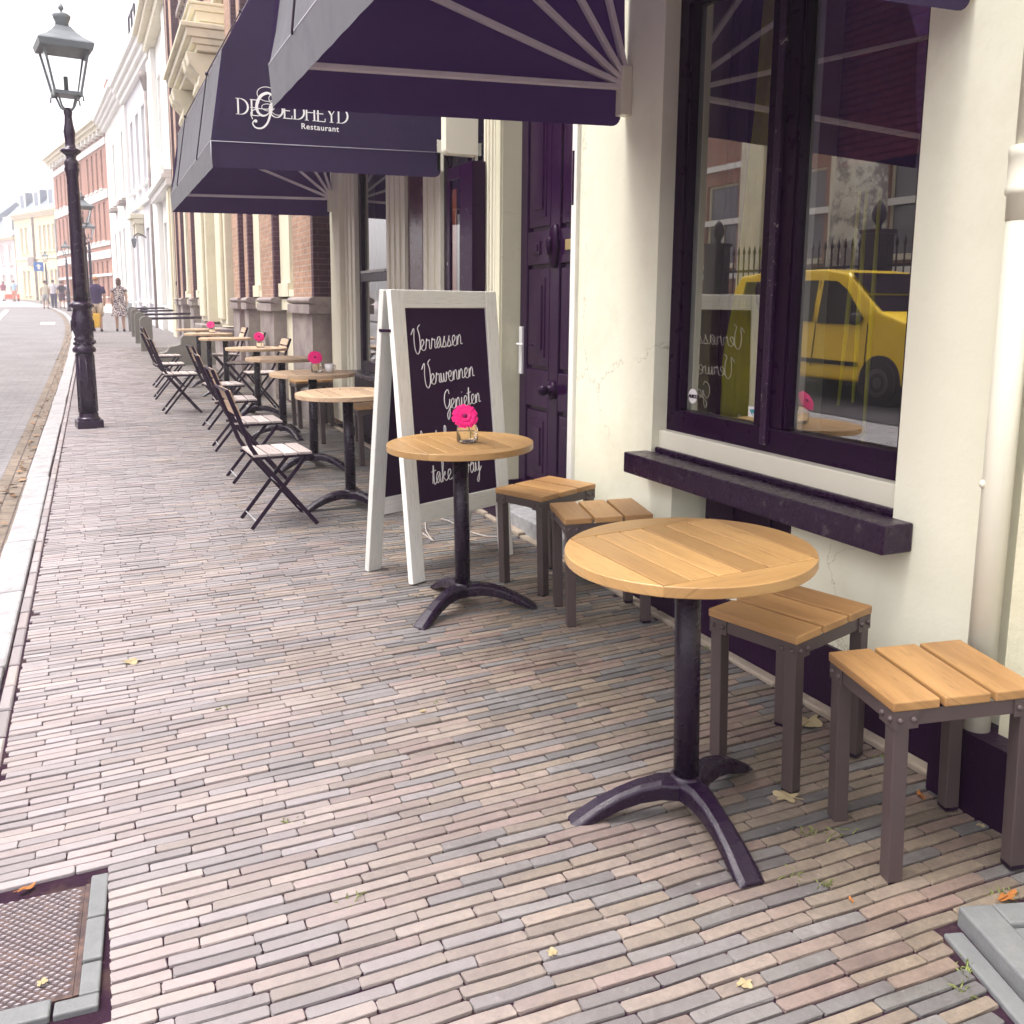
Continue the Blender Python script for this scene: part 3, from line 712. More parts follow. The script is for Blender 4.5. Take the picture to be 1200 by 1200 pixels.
# showcase with a glass front on the far pilaster
sc_ = empty('menu_showcase', (2.27, 5.60, 1.35), 0, 'tall dark glazed showcase fixed to the cream pilaster behind the chalkboard', 'showcase')
b = MB(); o_ = (2.27, 5.60, 1.35)
b.box((2.235, 5.572, 1.2), (2.328, 5.80, 2.36)); b.box((2.255, 5.8005, 1.2), (2.328, 6.03, 2.36)); b.box((2.235, 5.8005, 2.28), (2.2545, 6.03, 2.36)); b.box((2.235, 5.8005, 1.2), (2.2545, 6.03, 1.29)); b.box((2.235, 5.985, 1.2905), (2.2545, 6.03, 2.2795))
b.build('case', M['black'], sc_, o_, .004)
g = MB(); g.quad((2.247, 5.984, 1.291), (2.247, 5.801, 1.291), (2.247, 5.801, 2.279), (2.247, 5.984, 2.279)); g.build('glass_front', glassmat('showcase glass', .25), sc_, o_)
b = MB(); b.box((2.2515, 5.90, 1.30), (2.2545, 5.975, 2.22)); b.build('reflection_strip', mat('orange red painted reflection', (.70, .20, .07), .6), sc_, o_)  # orange and pale strips paint reflections behind the showcase glass
b = MB(); b.box((2.2515, 5.805, 1.30), (2.2545, 5.88, 2.05)); b.build('pale_reflection_strip', M['white'], sc_, o_)

# blank cream sign box hanging between the awnings
sg = empty('sign_box', (2.2, 5.32, 2.45), 0, 'blank cream box sign with rounded corners between the two awnings', 'sign')
b = MB(); o_ = (2.2, 5.32, 2.45)
x0, x1, z0, z1, r = 1.955, 2.165, 2.345, 2.86, .03
poly = [(x1, z0), (x1, z1), (x0, z1)] + [(x0 + r - r * math.cos(a), z0 + r - r * math.sin(a)) for a in [k * math.pi / 10 for k in range(6)]]
b.prism([(p, q) for p, q in poly], 5.30, 5.38, Matrix(((1, 0, 0, 0), (0, 0, 1, 0), (0, 1, 0, 0), (0, 0, 0, 1))))
b.build('box', M['cream'], sg, o_, .004)
b = MB(); b.box((2.1655, 5.33, 2.62), (2.372, 5.35, 2.66)); b.build('bracket', M['iron'], sg, o_)

# curtains and things behind the near window
def curtain(name, label, pts_fn, nz, nu, m, cat='curtain'):
    mb = MB(); vs = []
    for i in range(nz + 1):
        for j in range(nu + 1): vs.append(pts_fn(i / nz, j / nu))
    fs = [[i * (nu + 1) + j, i * (nu + 1) + j + 1, (i + 1) * (nu + 1) + j + 1, (i + 1) * (nu + 1) + j] for i in range(nz) for j in range(nu)]
    mb.add(vs, fs, .5, None, True)
    o = mb.build(name, m); sol = o.modifiers.new('thick', 'SOLIDIFY'); sol.thickness = .004
    return tag(o, label, cat)
def yc(t, u):
    z = 2.95 - t * 2.02
    tie = 1.52
    if z > tie:
        k = (z - tie) / (2.95 - tie); wv = .05 + .10 * k; c0 = 3.37 - .20 * k
    else:
        k = (tie - z) / (tie - .93); wv = .05 + .10 * min(1, k * 2.2); c0 = 3.37
    return Vector((2.67 + .022 * math.sin(u * 20 + 1.0 * t), c0 + wv * (1 - 2 * u), z))
curtain('curtain', 'yellow curtain tied back inside the left pane of the near window', yc, 40, 36, M['yellowcloth'])
curtain('curtain', 'grey lilac curtain hanging beside the yellow one in the near window', lambda t, u: Vector((2.72 + .02 * math.sin(u * 16), 3.60 - .13 * u, 2.95 - 2.02 * t)), 6, 24, M['greycloth'])
ncurt = curtain('curtain', 'narrow yellow curtain along the right edge of the near window', lambda t, u: Vector((2.66 + .012 * math.sin(u * 14), 2.33 - .09 * t + (.05 - .03 * t) * u, 2.95 - 1.3 * t)), 20, 16, M['yellowcloth'])
b = MB()
for (yy, yz, zt, zb) in ((2.70, 2.74, 1.9, 1.08), (2.665, 2.665, 1.9, 1.10), (2.60, 2.60, 1.9, .92)):
    b.tube([(2.66, yy, zt), (2.66, (yy + yz) / 2, 1.45), (2.66, yz, zb)], [.006, .010, .006], 6)
b.sphere((2.66, 2.60, .915), .02)
b.build('tie_cord', M['yellowcloth'], ncurt)
bl = MB()
for k in range(34): bl.tube([(2.60 + .003 * (k % 2), 2.19, 2.0 + k * .027), (2.60 + .003 * (k % 2), 2.80, 2.0 + k * .027)], .0145, 6)
M['woven'] = mat('red brown woven blind', (.50, .12, .11), .8, .2, var=.4, vscale=30)
tag(bl.build('woven_blind', M['woven']), 'red brown woven blind in the upper half of the right pane', 'blind')
tt = empty('indoor_table', (3.25, 2.6, .12), 0, 'dark red table standing inside behind the right pane', 'table')
b = MB(); b.box((-.4, -.75, .70), (.4, .75, .74)); b.build('tabletop', M['tablewood'], tt, None, .006)
for sx in (-.33, .33):
    for sy in (-.68, .68):
        b = MB(); b.box((sx - .025, sy - .025, 0), (sx + .025, sy + .025, .6995)); b.build('leg', M['tablewood'], tt)
b = MB(); b.lathe([(.03, 0), (.045, .005), (.05, .06), (.052, .11), (.047, .11), (.045, .06), (.004, .012)], (3.0, 2.55, .861)); tag(b.build('glass_bowl', M['jar']), 'clear glass standing on the dark red indoor table', 'glass')

# drainpipe and the neighbouring wall
dp = empty('drainpipe', (2.275, 1.722, 0), 0, 'cream painted drainpipe with a collar beside the restaurant wall', 'drainpipe')
b = MB(); b.lathe([(.040, .24), (.040, 1.88)], n=20); b.build('pipe', M['pipe'], dp)
b = MB(); b.lathe([(.0415, 1.70), (.0425, 1.765), (.0475, 1.767), (.049, 1.778), (.0475, 1.79), (.0455, 1.792), (.0455, 1.862), (.0475, 1.866), (.0475, 1.892), (.038, 1.895)], n=24)
b.build('collar', M['pipe'], dp)
b = MB(); b.lathe([(.033, 1.88), (.0335, 8.5)], n=20); b.build('upper_pipe', M['pipe'], dp)
b = MB(); b.tube([(.03, .03, 1.80), (.06, .10, 1.795)], .003, 6); b.build('bracket', M['blackworn'], dp); b = MB(); b.sphere((-.034, .02, .98), .012, 8, 6); b.build('pipe_bolt', M['pipe'], dp)
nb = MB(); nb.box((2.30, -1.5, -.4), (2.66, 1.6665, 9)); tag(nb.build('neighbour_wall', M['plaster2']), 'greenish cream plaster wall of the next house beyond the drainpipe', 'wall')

# ================================================================== AWNINGS
def awning(label, y0, y1, pz, rad, angs, text=False, nribs=1):
    px = FX - .005
    a = empty('awning', (FX, (y0 + y1) / 2, pz), 0, label, 'awning'); o_ = (FX, (y0 + y1) / 2, pz)
    A = [R(t) for t in angs]
    def pt(t, y, r=rad): return Vector((px - r * math.cos(t), y, pz + r * math.sin(t)))
    top = R(90)
    full = A + [R(88)]
    VH = .165
    # curved front, strip by strip between the ribs, and the front valance
    f = MB()
    ny = 10
    for t0, t1 in zip(full, full[1:]):
        vs = []
        for i in range(ny + 1):
            yy = y0 + (y1 - y0) * i / ny; sag = .018 * math.sin(math.pi * i / ny)
            for k in range(5):
                q = k / 4; p = pt(t0, yy) * (1 - q) + pt(t1, yy) * q
                mid = pt((t0 + t1) / 2, yy, 1.0) - Vector((px, yy, pz)); p -= mid * (.02 * math.sin(math.pi * q))
                vs.append(p)
        f.add(vs, [[i * 5 + k, i * 5 + k + 1, (i + 1) * 5 + k + 1, (i + 1) * 5 + k] for i in range(ny) for k in range(4)], None, None, True)
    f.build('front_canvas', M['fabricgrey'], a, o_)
    v = MB(); p0 = pt(A[0], y0); vs = []
    for i in range(ny * 3 + 1):
        yy = y0 + (y1 - y0) * i / (ny * 3)
        for k in range(4): vs.append((p0.x - .004 + .0012 * math.sin(i * 1.9) * k / 3 + .012 * k / 3, yy, p0.z - VH * k / 3))
    v.add(vs, [[i * 4 + k, i * 4 + k + 1, (i + 1) * 4 + k + 1, (i + 1) * 4 + k] for i in range(ny * 3) for k in range(3)], None, None, True)
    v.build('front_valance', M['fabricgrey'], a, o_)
    # fan shaped ends with their valances
    for yy, sgn in ((y0, -1), (y1, 1)):
        e_ = MB()
        for t0, t1 in zip(full, full[1:]):
            c0 = Vector((px, yy, pz)); p, q = pt(t0, yy), pt(t1, yy)
            mid = (c0 + p + q) / 3 + Vector((0, -sgn * .012, 0))
            e_.add([c0, p, q, mid], [(0, 1, 3), (1, 2, 3), (2, 0, 3)], None, None, True)
        e_.build('end_canvas', M['fabric'], a, o_)
        ev = MB(); p = pt(A[0], yy); c0 = Vector((px - .02, yy, pz)); w_ = .05
        low = [(p.x + .01, yy, p.z - VH)] + [(c0.x - w_ + w_ * math.sin(s), yy, c0.z - VH - .01 + w_ * (1 - math.cos(s))) for s in [k * math.pi / 10 for k in range(6)]]
        ev.add([p] + low + [(c0.x, yy, c0.z)], [list(range(len(low) + 2))])
        ev.build('end_valance', M['fabric'], a, o_)
    # ribs: front tubes with an arm at either end running to the pivot
    for i, t in enumerate(A):
        rb = MB(); q0, q1 = pt(t, y0 + .03, rad - .012), pt(t, y1 - .03, rad - .012)
        rb.tube([q0, q1], .013, 8)
        for yy in (y0 + .03, y1 - .03):
            c0 = Vector((px + .005, yy, pz)) + (pt(t, yy, .05) - Vector((px, yy, pz)))
            rb.bar(c0, pt(t, yy, rad - .012), .034, .024)
        rb.build('rib', M['rib'], a, o_, .003)
    pp = MB()
    pp.tube([pt(A[0], y0 - .004, rad * .03), pt(A[0], y0 - .004, rad + .002)], .003, 5)
    for t in A + []:
        pp.tube([pt(t, y0, rad + .002), pt(t, y1, rad + .002)], .0035, 5)
    pp.tube([pt(A[0], y0 - .004) - Vector((0, 0, VH)), pt(A[0], y0 - .004)], .003, 5)
    pp.build('piping', M['piping'], a, o_)
    br = MB()
    for yy in (y0 + .03, y1 - .03): br.box((px - .05, yy - .03, pz - .13), (px + .004, yy + .03, pz + .09))
    br.build_each('wall_bracket', M['cream'], a, o_, .004)
    rp_ = MB()
    for fy in (.22, .72):
        yy = y0 + (y1 - y0) * fy
        q = [pt(t, yy, rad + .014) for t in A]
        rp_.tube([q[0] - Vector((0, 0, .02))] + q + [pt(R(86), yy, rad + .012)], .005, 5)
        for p in q[1:3]: rp_.sphere(p, .014, 8, 6)
    rp_.build_each('pull_rope', M['iron'], a, o_)
    return a, o_
aw1, _ = awning('nearer dark awning above the big window and the door', 1.985, 3.91, 2.475, 1.655, (-2.5, 15.5, 34, 53, 72))
aw2, ao2 = awning('farther dark awning carrying the white restaurant lettering', 6.41, 9.83, 2.53, 1.60, (-1.5, 19.5, 38, 56, 73))

# lettering on the end of the farther awning
def stroke(mb, pts, w, y, th=.004, taper=None):
    """flat ribbon in the plane y, pts are (x, z)"""
    pts = [Vector((p[0], p[1])) for p in pts]; m = len(pts); L, Rr = [], []
    for i in range(m):
        t = (pts[min(i + 1, m - 1)] - pts[max(i - 1, 0)]); t.normalize() if t.length else None
        nn = Vector((-t.y, t.x)); ww = (w if taper is None else w * taper(i / (m - 1))) / 2
        L.append(pts[i] + nn * ww); Rr.append(pts[i] - nn * ww)
    vs = [(p.x, y, p.y) for p in L] + [(p.x, y, p.y) for p in Rr]
    mb.add(vs, [[i, i + 1, m + i + 1, m + i] for i in range(m - 1)], .5)
def arc(cx, cz, rx, rz, a0, a1, n=20): return [(cx + rx * math.cos(R(a0 + (a1 - a0) * k / n)), cz + rz * math.sin(R(a0 + (a1 - a0) * k / n))) for k in range(n + 1)]
lt = MB(); LY = 6.41 - .030; hC = .098; zb = 2.665
def serif(x, z, w=.026): stroke(lt, [(x - w / 2, z), (x + w / 2, z)], .004, LY)
def stem_(x, w=.011, z0=0, z1=1): stroke(lt, [(x, zb + z0 * hC), (x, zb + z1 * hC)], w, LY); 
def gl_D(x): stem_(x + .016); serif(x + .014, zb); serif(x + .014, zb + hC); stroke(lt, arc(x + .028, zb + hC / 2, .050, hC / 2, 90, -90), .010, LY, taper=lambda t: .35 + .9 * math.sin(math.pi * t)); stroke(lt, [(x + .016, zb), (x + .03, zb)], .005, LY); stroke(lt, [(x + .016, zb + hC), (x + .03, zb + hC)], .005, LY); return .088
def gl_E(x): stem_(x + .014); [stroke(lt, [(x + .004, zb + q * hC), (x + l, zb + q * hC)], .0055, LY) for q, l in ((0, .062), (.5, .05), (1, .06))]; stroke(lt, [(x + .062, zb), (x + .062, zb + .02)], .005, LY); stroke(lt, [(x + .060, zb + hC), (x + .060, zb + hC - .02)], .005, LY); return .072
def gl_O(x): stroke(lt, arc(x + .046, zb + hC / 2, .042, hC / 2, 0, 360, 32), .010, LY, taper=lambda t: .45 + .75 * abs(math.cos(2 * math.pi * t))); return .095
def gl_H(x): stem_(x + .014); stem_(x + .066); [serif(x + q, zb + z * hC) for q in (.014, .066) for z in (0, 1)]; stroke(lt, [(x + .014, zb + hC * .52), (x + .066, zb + hC * .52)], .005, LY); return .084
def gl_Y(x): stroke(lt, [(x + .008, zb + hC), (x + .040, zb + hC * .45)], .011, LY); stroke(lt, [(x + .074, zb + hC), (x + .040, zb + hC * .45)], .005, LY); stem_(x + .040, z1=.48); serif(x + .04, zb); serif(x + .009, zb + hC); serif(x + .073, zb + hC); return .08
x = .905
for gl in (gl_D, gl_E): x += gl(x)
x = 1.118
for gl in (gl_O, gl_E, gl_D, gl_H, gl_E, gl_Y, gl_D): x += gl(x) * .91
# the big swash initial
G1 = smooth_path([Vector((q[0], q[1], 0)) for q in ((1.150, 2.775), (1.135, 2.805), (1.105, 2.812), (1.065, 2.788), (1.040, 2.735), (1.045, 2.690), (1.075, 2.668), (1.110, 2.682), (1.135, 2.722), (1.142, 2.745))], 8)
stroke(lt, [(p.x, p.y) for p in G1], .017, LY - .002, taper=lambda t: .35 + .8 * math.sin(math.pi * min(1, t * 1.25)))
G2 = smooth_path([Vector((q[0], q[1], 0)) for q in ((1.142, 2.752), (1.128, 2.69), (1.105, 2.625), (1.070, 2.590), (1.030, 2.588), (1.010, 2.612), (1.022, 2.636))], 8)
stroke(lt, [(p.x, p.y) for p in G2], .011, LY - .004, taper=lambda t: 1.45 - .9 * t)
G3 = smooth_path([Vector((q[0], q[1], 0)) for q in ((1.01, 2.64), (1.0, 2.68), (1.04, 2.708), (1.10, 2.71), (1.13, 2.72))], 8)
stroke(lt, [(p.x, p.y) for p in G3], .0055, LY - .006)
lt.sphere((1.030, LY - .003, 2.630), (.011, .002, .011), 10, 6)
for (cx_, cz_, rx_, rz_) in ((1.105, 2.805, .062, .045), (1.158, 2.778, .040, .036), (1.172, 2.715, .042, .036), (1.110, 2.722, .040, .022)): stroke(lt, arc(cx_, cz_, rx_, rz_, 0, 360, 32), .0042, LY - .006)
tx = lt.build('lettering', M['chalk'], aw2, ao2)
def text_part(body, size, loc, rot, name, m, parent, off, spacing=1.0, bold=.0):
    cu = bpy.data.curves.new(name, 'FONT'); cu.body = body; cu.size = size; cu.extrude = .0008; cu.space_character = spacing; cu.offset = bold
    tmp = bpy.data.objects.new(name + '_tmp', cu); COL.objects.link(tmp)
    dg = bpy.context.evaluated_depsgraph_get(); me_ = bpy.data.meshes.new_from_object(tmp.evaluated_get(dg))
    bpy.data.objects.remove(tmp); ob = bpy.data.objects.new(name, me_); COL.objects.link(ob)
    me_.materials.clear(); me_.materials.append(m)
    ob.parent = parent; ob.matrix_local = Matrix.Translation(Vector(loc) - Vector(off)) @ rot
    return ob
text_part('Restaurant', .052, (1.325, LY, 2.607), Matrix.Rotation(R(90), 4, 'X'), 'lettering', M['chalk'], aw2, ao2, 1.12, .0006)
text_part('AURCO', .021, (PX - .0045, 3.480, 1.0475), Matrix.Rotation(R(-90), 4, 'Z') @ Matrix.Rotation(R(90), 4, 'X'), 'sticker_letters', M['black'], window, RO, .85, .0008)

# ================================================================== CAFE FURNITURE
def make_table(r, top_m, label, group=None, legs=(163, 24, -96), name='bistro_table'):
    t = empty(name, (0, 0, 0), 0, label, 'table', group)
    H_ = .790; TH = .030
    b = MB(); gap = .0022 if top_m is M['teak'] else .0045
    inr = r * .70                                   # inner square half width
    gy = (Vector((0, 1, 0)), Vector((1, 0, 0)), Vector((0, 0, 1))); gx = (Vector((1, 0, 0)), Vector((0, 1, 0)), Vector((0, 0, 1)))
    npl = 6; wd = 2 * inr / npl
    for i in range(npl):
        x0 = -inr + i * wd
        b.prism([(x0 + gap, -inr + gap), (x0 + wd - gap, -inr + gap), (x0 + wd - gap, inr - gap), (x0 + gap, inr - gap)], H_ - TH, H_, None, random.random(), gy)
    a0 = math.asin(.70)
    def seg(fn, g, half):
        n = 22; aa = math.acos(.70)
        pts = [(math.cos(-aa + 2 * aa * k / n) * r, math.sin(-aa + 2 * aa * k / n) * r) for k in range(n + 1)]
        pts[0] = (pts[0][0], pts[0][1] + 0); 
        if half: pts = [p for p in pts]
        pts = [(max(p[0], inr + gap), p[1]) for p in pts]
        b.prism([fn(p) for p in pts], H_ - TH, H_, None, random.random(), g)
    seg(lambda p: p, gy, 0); seg(lambda p: (-p[0], -p[1]), gy, 0)
    seg(lambda p: (-p[1], p[0]), gx, 0); seg(lambda p: (p[1], -p[0]), gx, 0)
    b.build('tabletop', top_m, t, None, .0035, 3)
    b = MB(); b.lathe([(r * .985, 0), (r * .985, TH * .6)], (0, 0, H_ - TH * .82), 56); b.build('tabletop_core', top_m, t)
    b = MB(); b.lathe([(.036, .095), (.036, H_ - TH - .012)], n=24); b.build('column', M['castbase'], t)
    b = MB(); b.box((-.13, -.022, H_ - TH - .014), (.13, .022, H_ - TH - .0005)); b.box((-.022, -.13, H_ - TH - .0145), (.022, .13, H_ - TH - .001)); b.build('top_bracket', M['castbase'], t)
    b = MB(); b.lathe([(.046, .062), (.050, .080), (.049, .112), (.043, .124), (.038, .127)], n=24); b.build('hub', M['castbase'], t)
    for a in legs:
        l = MB(); m = Matrix.Rotation(R(a), 4, 'Z')
        top = [(.02, .118), (.08, .122), (.14, .112), (.20, .092), (.26, .064), (.315, .030), (.345, .010)]
        bot = [(.02, .062), (.08, .068), (.14, .060), (.20, .044), (.255, .022), (.30, .006), (.345, .0005)]
        hw = [.044, .036, .031, .031, .034, .038, .036]
        vs = []
        for (p, q, w_) in zip(top, bot, hw):
            for (s_, zz, rr) in ((-1, q[1], q[0]), (-1, p[1] - .012, p[0]), (-.55, p[1], p[0]), (.55, p[1], p[0]), (1, p[1] - .012, p[0]), (1, q[1], q[0])):
                vs.append(m @ Vector((rr, s_ * w_, max(zz, q[1]))))
        n = len(top)
        fs = [[i * 6 + k, i * 6 + (k + 1) % 6, (i + 1) * 6 + (k + 1) % 6, (i + 1) * 6 + k] for i in range(n - 1) for k in range(6)] + [[5, 4, 3, 2, 1, 0], [(n - 1) * 6 + k for k in range(6)]]
        l.add(vs, fs, .5, None, False)
        o = l.build('leg', M['castbase'], t, None, .006, 3)
    return t
GT = 'round slatted bistro tables along the pavement'
def gp(o, x, y, rz=0.0, dz=.001, tilt=0.0):
    o.location = (x, y, G(y) + dz); o.rotation_euler = (Matrix.Rotation(R(-tilt), 4, 'Y') @ Matrix.Rotation(rz, 4, 'Z')).to_euler(); return o
t1 = make_table(.338, M['teak'], 'round golden teak bistro table nearest the two front stools', GT)
gp(t1, 1.470, 2.005, 0, -.003, 2.0)
t2 = make_table(.335, M['teak'], 'round teak bistro table with a pink flower standing before the chalkboard', GT, (93, 213, -24))
gp(t2, 1.508, 3.86, 0, -.003, 1.2)
tp = make_table(.345, M['teakpale'], 'empty weathered bistro table half hidden behind the chalkboard', GT, (185, -62, 65))
gp(tp, 1.53, 6.02, 0, -.002, 1.0)
TL = [(1.60, 7.50, 15, 'weathered bistro table with a flower jar and a white cup'),
      (1.66, 9.20, -10, 'empty weathered bistro table behind the one with the cup'),
      (1.67, 10.8, 30, 'weathered bistro table with a flower in front of a brick pier'),
      (1.60, 13.0, 0, 'empty weathered bistro table before the one with the far flower'),
      (1.53, 14.35, 20, 'weathered bistro table carrying the farthest pink flower'),
      (1.52, 15.8, 40, 'farthest weathered bistro table beside the scrolled stone cheek')]
tabs = []
for x, y, a, lb in TL:
    o = copy_tree(tp, label=lb); gp(o, x, y, 0)
    for ch in o.children:
        if ch.name.startswith('leg') or ch.name.startswith('hub'): ch.rotation_euler = (0, 0, R(a)) 
    tabs.append(o)

def make_stool(label):
    t = empty('stool', (0, 0, 0), 0, label, 'stool', 'square wooden stools with riveted steel legs')
    W_, D_ = .40, .325; H_ = .505
    for i in range(3):
        b = MB(); w_ = (W_ - .026) / 3; x0 = -W_ / 2 + i * (w_ + .013)
        b.box((x0, -D_ / 2, H_ - .026), (x0 + w_, D_ / 2, H_), None, None, 1); b.build('seat_plank', M['teakstool'], t, None, .004)
    lx, ly = W_ / 2 - .028, D_ / 2 - .026; s_ = .0205
    for sx in (-1, 1):
        for sy in (-1, 1):
            b = MB(); b.box((sx * lx - s_, sy * ly - s_, .010), (sx * lx + s_, sy * ly + s_, H_ - .0265)); 
            o = b.build('leg', M['steel'], t, None, .003)
            b = MB(); b.box((sx * lx - s_ + .001, sy * ly - s_ + .001, 0), (sx * lx + s_ - .001, sy * ly + s_ - .001, .0098)); b.build('foot_cap', M['castbase'], o)
            b = MB(); zt, zb_ = H_ - .0265, H_ - .074
            xa, xb = sorted((sx * (lx + s_ + .0035), sx * (lx - .042)))
            ya, yb = sorted((sy * (ly + s_ + .0005), sy * (ly + s_ + .0035))); b.box((xa, ya, zb_), (xb, yb, zt))
            ya, yb = sorted((sy * (ly + s_ + .0004), sy * (ly - .042)))
            xa, xb = sorted((sx * (lx + s_ + .0005), sx * (lx + s_ + .0034))); b.box((xa, ya, zb_), (xb, yb, zt))
            b.build('corner_plate', M['steel'], o, None, .001)
            b = MB()
            for q in (.008, -.028):
                b.sphere((sx * (lx + q), sy * (ly + s_ + .0035), H_ - .050), .0085, 10, 6); b.sphere((sx * (lx + s_ + .0034), sy * (ly + q), H_ - .050), .0085, 10, 6)
            b.build('rivets', M['steel'], o)
    b = MB(); zt, zb_ = H_ - .027, H_ - .066
    for sy in (-1, 1):
        ya, yb = sorted((sy * (ly + s_ - .003), sy * (ly + s_ - .0005))); b.box((-lx + s_ + .0005, ya, zb_), (lx - s_ - .0005, yb, zt))
    for sx in (-1, 1):
        xa, xb = sorted((sx * (lx + s_ - .003), sx * (lx + s_ - .0005))); b.box((xa, -ly + s_ + .0005, zb_), (xb, ly - s_ - .0005, zt))
    b.build('apron', M['steel'], t)
    return t
s1 = make_stool('square teak stool nearest the camera at the right edge'); gp(s1, 1.985, 1.635, R(-15.5), -.003, 2.6)
SL = [(1.965, 2.155, 14, 'square teak stool between the front table and the drainpipe wall'),
      (2.065, 3.535, -15, 'square teak stool half hidden behind the front tabletop'),
      (2.05, 4.06, 20, 'square teak stool beside the dark door and the chalkboard'),
      (2.16, 7.6, 3, 'square teak stool just visible behind the left edge of the chalkboard'),
      (2.10, 8.8, 4, 'pale stool behind the bistro table at the bay window'),
      (2.10, 9.85, 2, 'farthest stool, against the end of the brick house')]
for x, y, a, lb in SL: gp(copy_tree(s1, label=lb), x, y, R(a), -.002, 2.0)

def make_chair(label, back_m):
    t = empty('folding_chair', (0, 0, 0), 0, label, 'chair', 'folding slatted cafe chairs')
    W_ = .185
    for sy in (-1, 1):
        b = MB(); y = sy * W_
        pts = [(.405, 0), (.06, .425), (.005, .515), (-.055, .68), (-.125, .865)]
        for p, q in zip(pts, pts[1:]): b.bar((p[0], y, p[1]), (q[0], y, q[1]), .010, .026)
        if sy > 0: b.bar((-.125, -W_, .862), (-.125, W_, .862), .010, .016)
        b.build('side_frame', M['iron'], t, None, .002)
        b = MB(); y = sy * (W_ - .022); b.bar((.0, y, 0), (.345, y, .432), .010, .024); b.build('leg', M['iron'], t, None, .002)
        b = MB(); b.bar((.01, sy * (W_ - .011), .440), (.385, sy * (W_ - .011), .446), .010, .018); b.build('seat_rail', M['iron'], t)
    b = MB()
    for i in range(4):
        x0 = .022 + i * .092; b.box((x0, -W_ - .006, .4505), (x0 + .080, W_ + .006, .467), None, None, 1)
    b.build('seat', M['slat'], t, None, .003)
    b = MB(); u = Vector((-.070, 0, .185)).normalized()
    for s_, h in ((.02, .078), (.115, .078)):
        a = Vector((-.052, -W_ - .004, .68)) + u * s_; mx = Matrix((Vector((0, 1, 0)), Vector((-u.z, 0, u.x)) * -1, u)).transposed().to_4x4()
        mx = Matrix((Vector((0, 1, 0)), Vector((u.z, 0, -u.x)), u)).transposed().to_4x4(); mx.translation = a + Vector((.012, 0, 0))
        b.box((0, -.006, 0), (2 * W_ + .008, .008, h), mx, None, 0)
    b.build('backrest', back_m, t, None, .003)
    b = MB(); b.tube([(.03, -W_ + .02, .045), (.03, W_ - .02, .045)], .004, 6); b.tube([(.2, -W_, .253), (.2, W_, .253)], .006, 6); b.tube([(.37, -W_, .05), (.37, W_, .05)], .005, 6)
    b.build('cross_rods', M['zinc'], t)
    return t
c1 = make_chair('folding chair nearest the camera, facing the tables', M['slatback']); gp(c1, .80, 5.80, R(3))
CL = [(.885, 7.22, 1, 'second folding chair from the front in the row along the pavement'),
      (.935, 8.70, -2, 'third folding chair from the front in the row along the pavement'),
      (1.0, 10.05, 4, 'fourth folding chair from the front, its back edge on to the street'),
      (.68, 11.45, 2, 'nearest of the three folding chairs set out farther into the pavement'),
      (.665, 12.95, 0, 'middle one of the three folding chairs set out farther into the pavement'),
      (.745, 14.5, 3, 'farthest of the three folding chairs set out farther into the pavement'),
      (2.00, 11.35, 182, 'folding chair facing the street beside the nearest brick pier'),
      (1.98, 12.95, 178, 'folding chair facing the street behind the flower on the table'),
      (1.98, 14.6, 181, 'farthest folding chair facing the street, back to the brick house')]
for x, y, a, lb in CL: gp(copy_tree(c1, label=lb), x, y, R(a))

# jars with gerberas
def make_jar(label):
    j = empty('jar', (0, 0, 0), 0, label, 'jar', 'clear glass flower jars')
    b = MB(); n = 24; s_ = .044
    def ring(r, z, p=4.0):
        out = []
        for k in range(n):
            a = 2 * math.pi * k / n; c, s = math.cos(a), math.sin(a); q = (abs(c) ** p + abs(s) ** p) ** (-1 / p); out.append(Vector((r * c * q, r * s * q, z)))
        return out
    rings = [ring(.036, .001), ring(s_, .006), ring(s_, .066), ring(s_ * .92, .078, 3), ring(.039, .083, 2), ring(.040, .098, 2), ring(.037, .098, 2), ring(.037, .083, 2), ring(s_ * .88, .075, 3), ring(s_ - .004, .064), ring(s_ - .004, .009)]
    vs = [v for rg in rings for v in rg]
    b.add(vs, [[i * n + k, i * n + (k + 1) % n, (i + 1) * n + (k + 1) % n, (i + 1) * n + k] for i in range(len(rings) - 1) for k in range(n)] + [[k for k in reversed(range(n))], [(len(rings) - 1) * n + k for k in range(n)]], .5, None, True)
    b.build('glass_body', M['jar'], j)
    b = MB(); vs = ring(s_ - .005, .0095) + ring(s_ - .005, .050)
    b.add(vs, [[k, (k + 1) % n, n + (k + 1) % n, n + k] for k in range(n)] + [[k for k in reversed(range(n))], [n + k for k in range(n)]], .5, None, True)
    b.build('water', M['water_'], j)
    return j
_m, _t, _b = _mat('vase water'); _b.inputs['Base Color'].default_value = (.985, 1, .97, 1); _b.inputs['Transmission Weight'].default_value = 1; _b.inputs['Roughness'].default_value = 0; _b.inputs['IOR'].default_value = 1.12
M['water_'] = _m
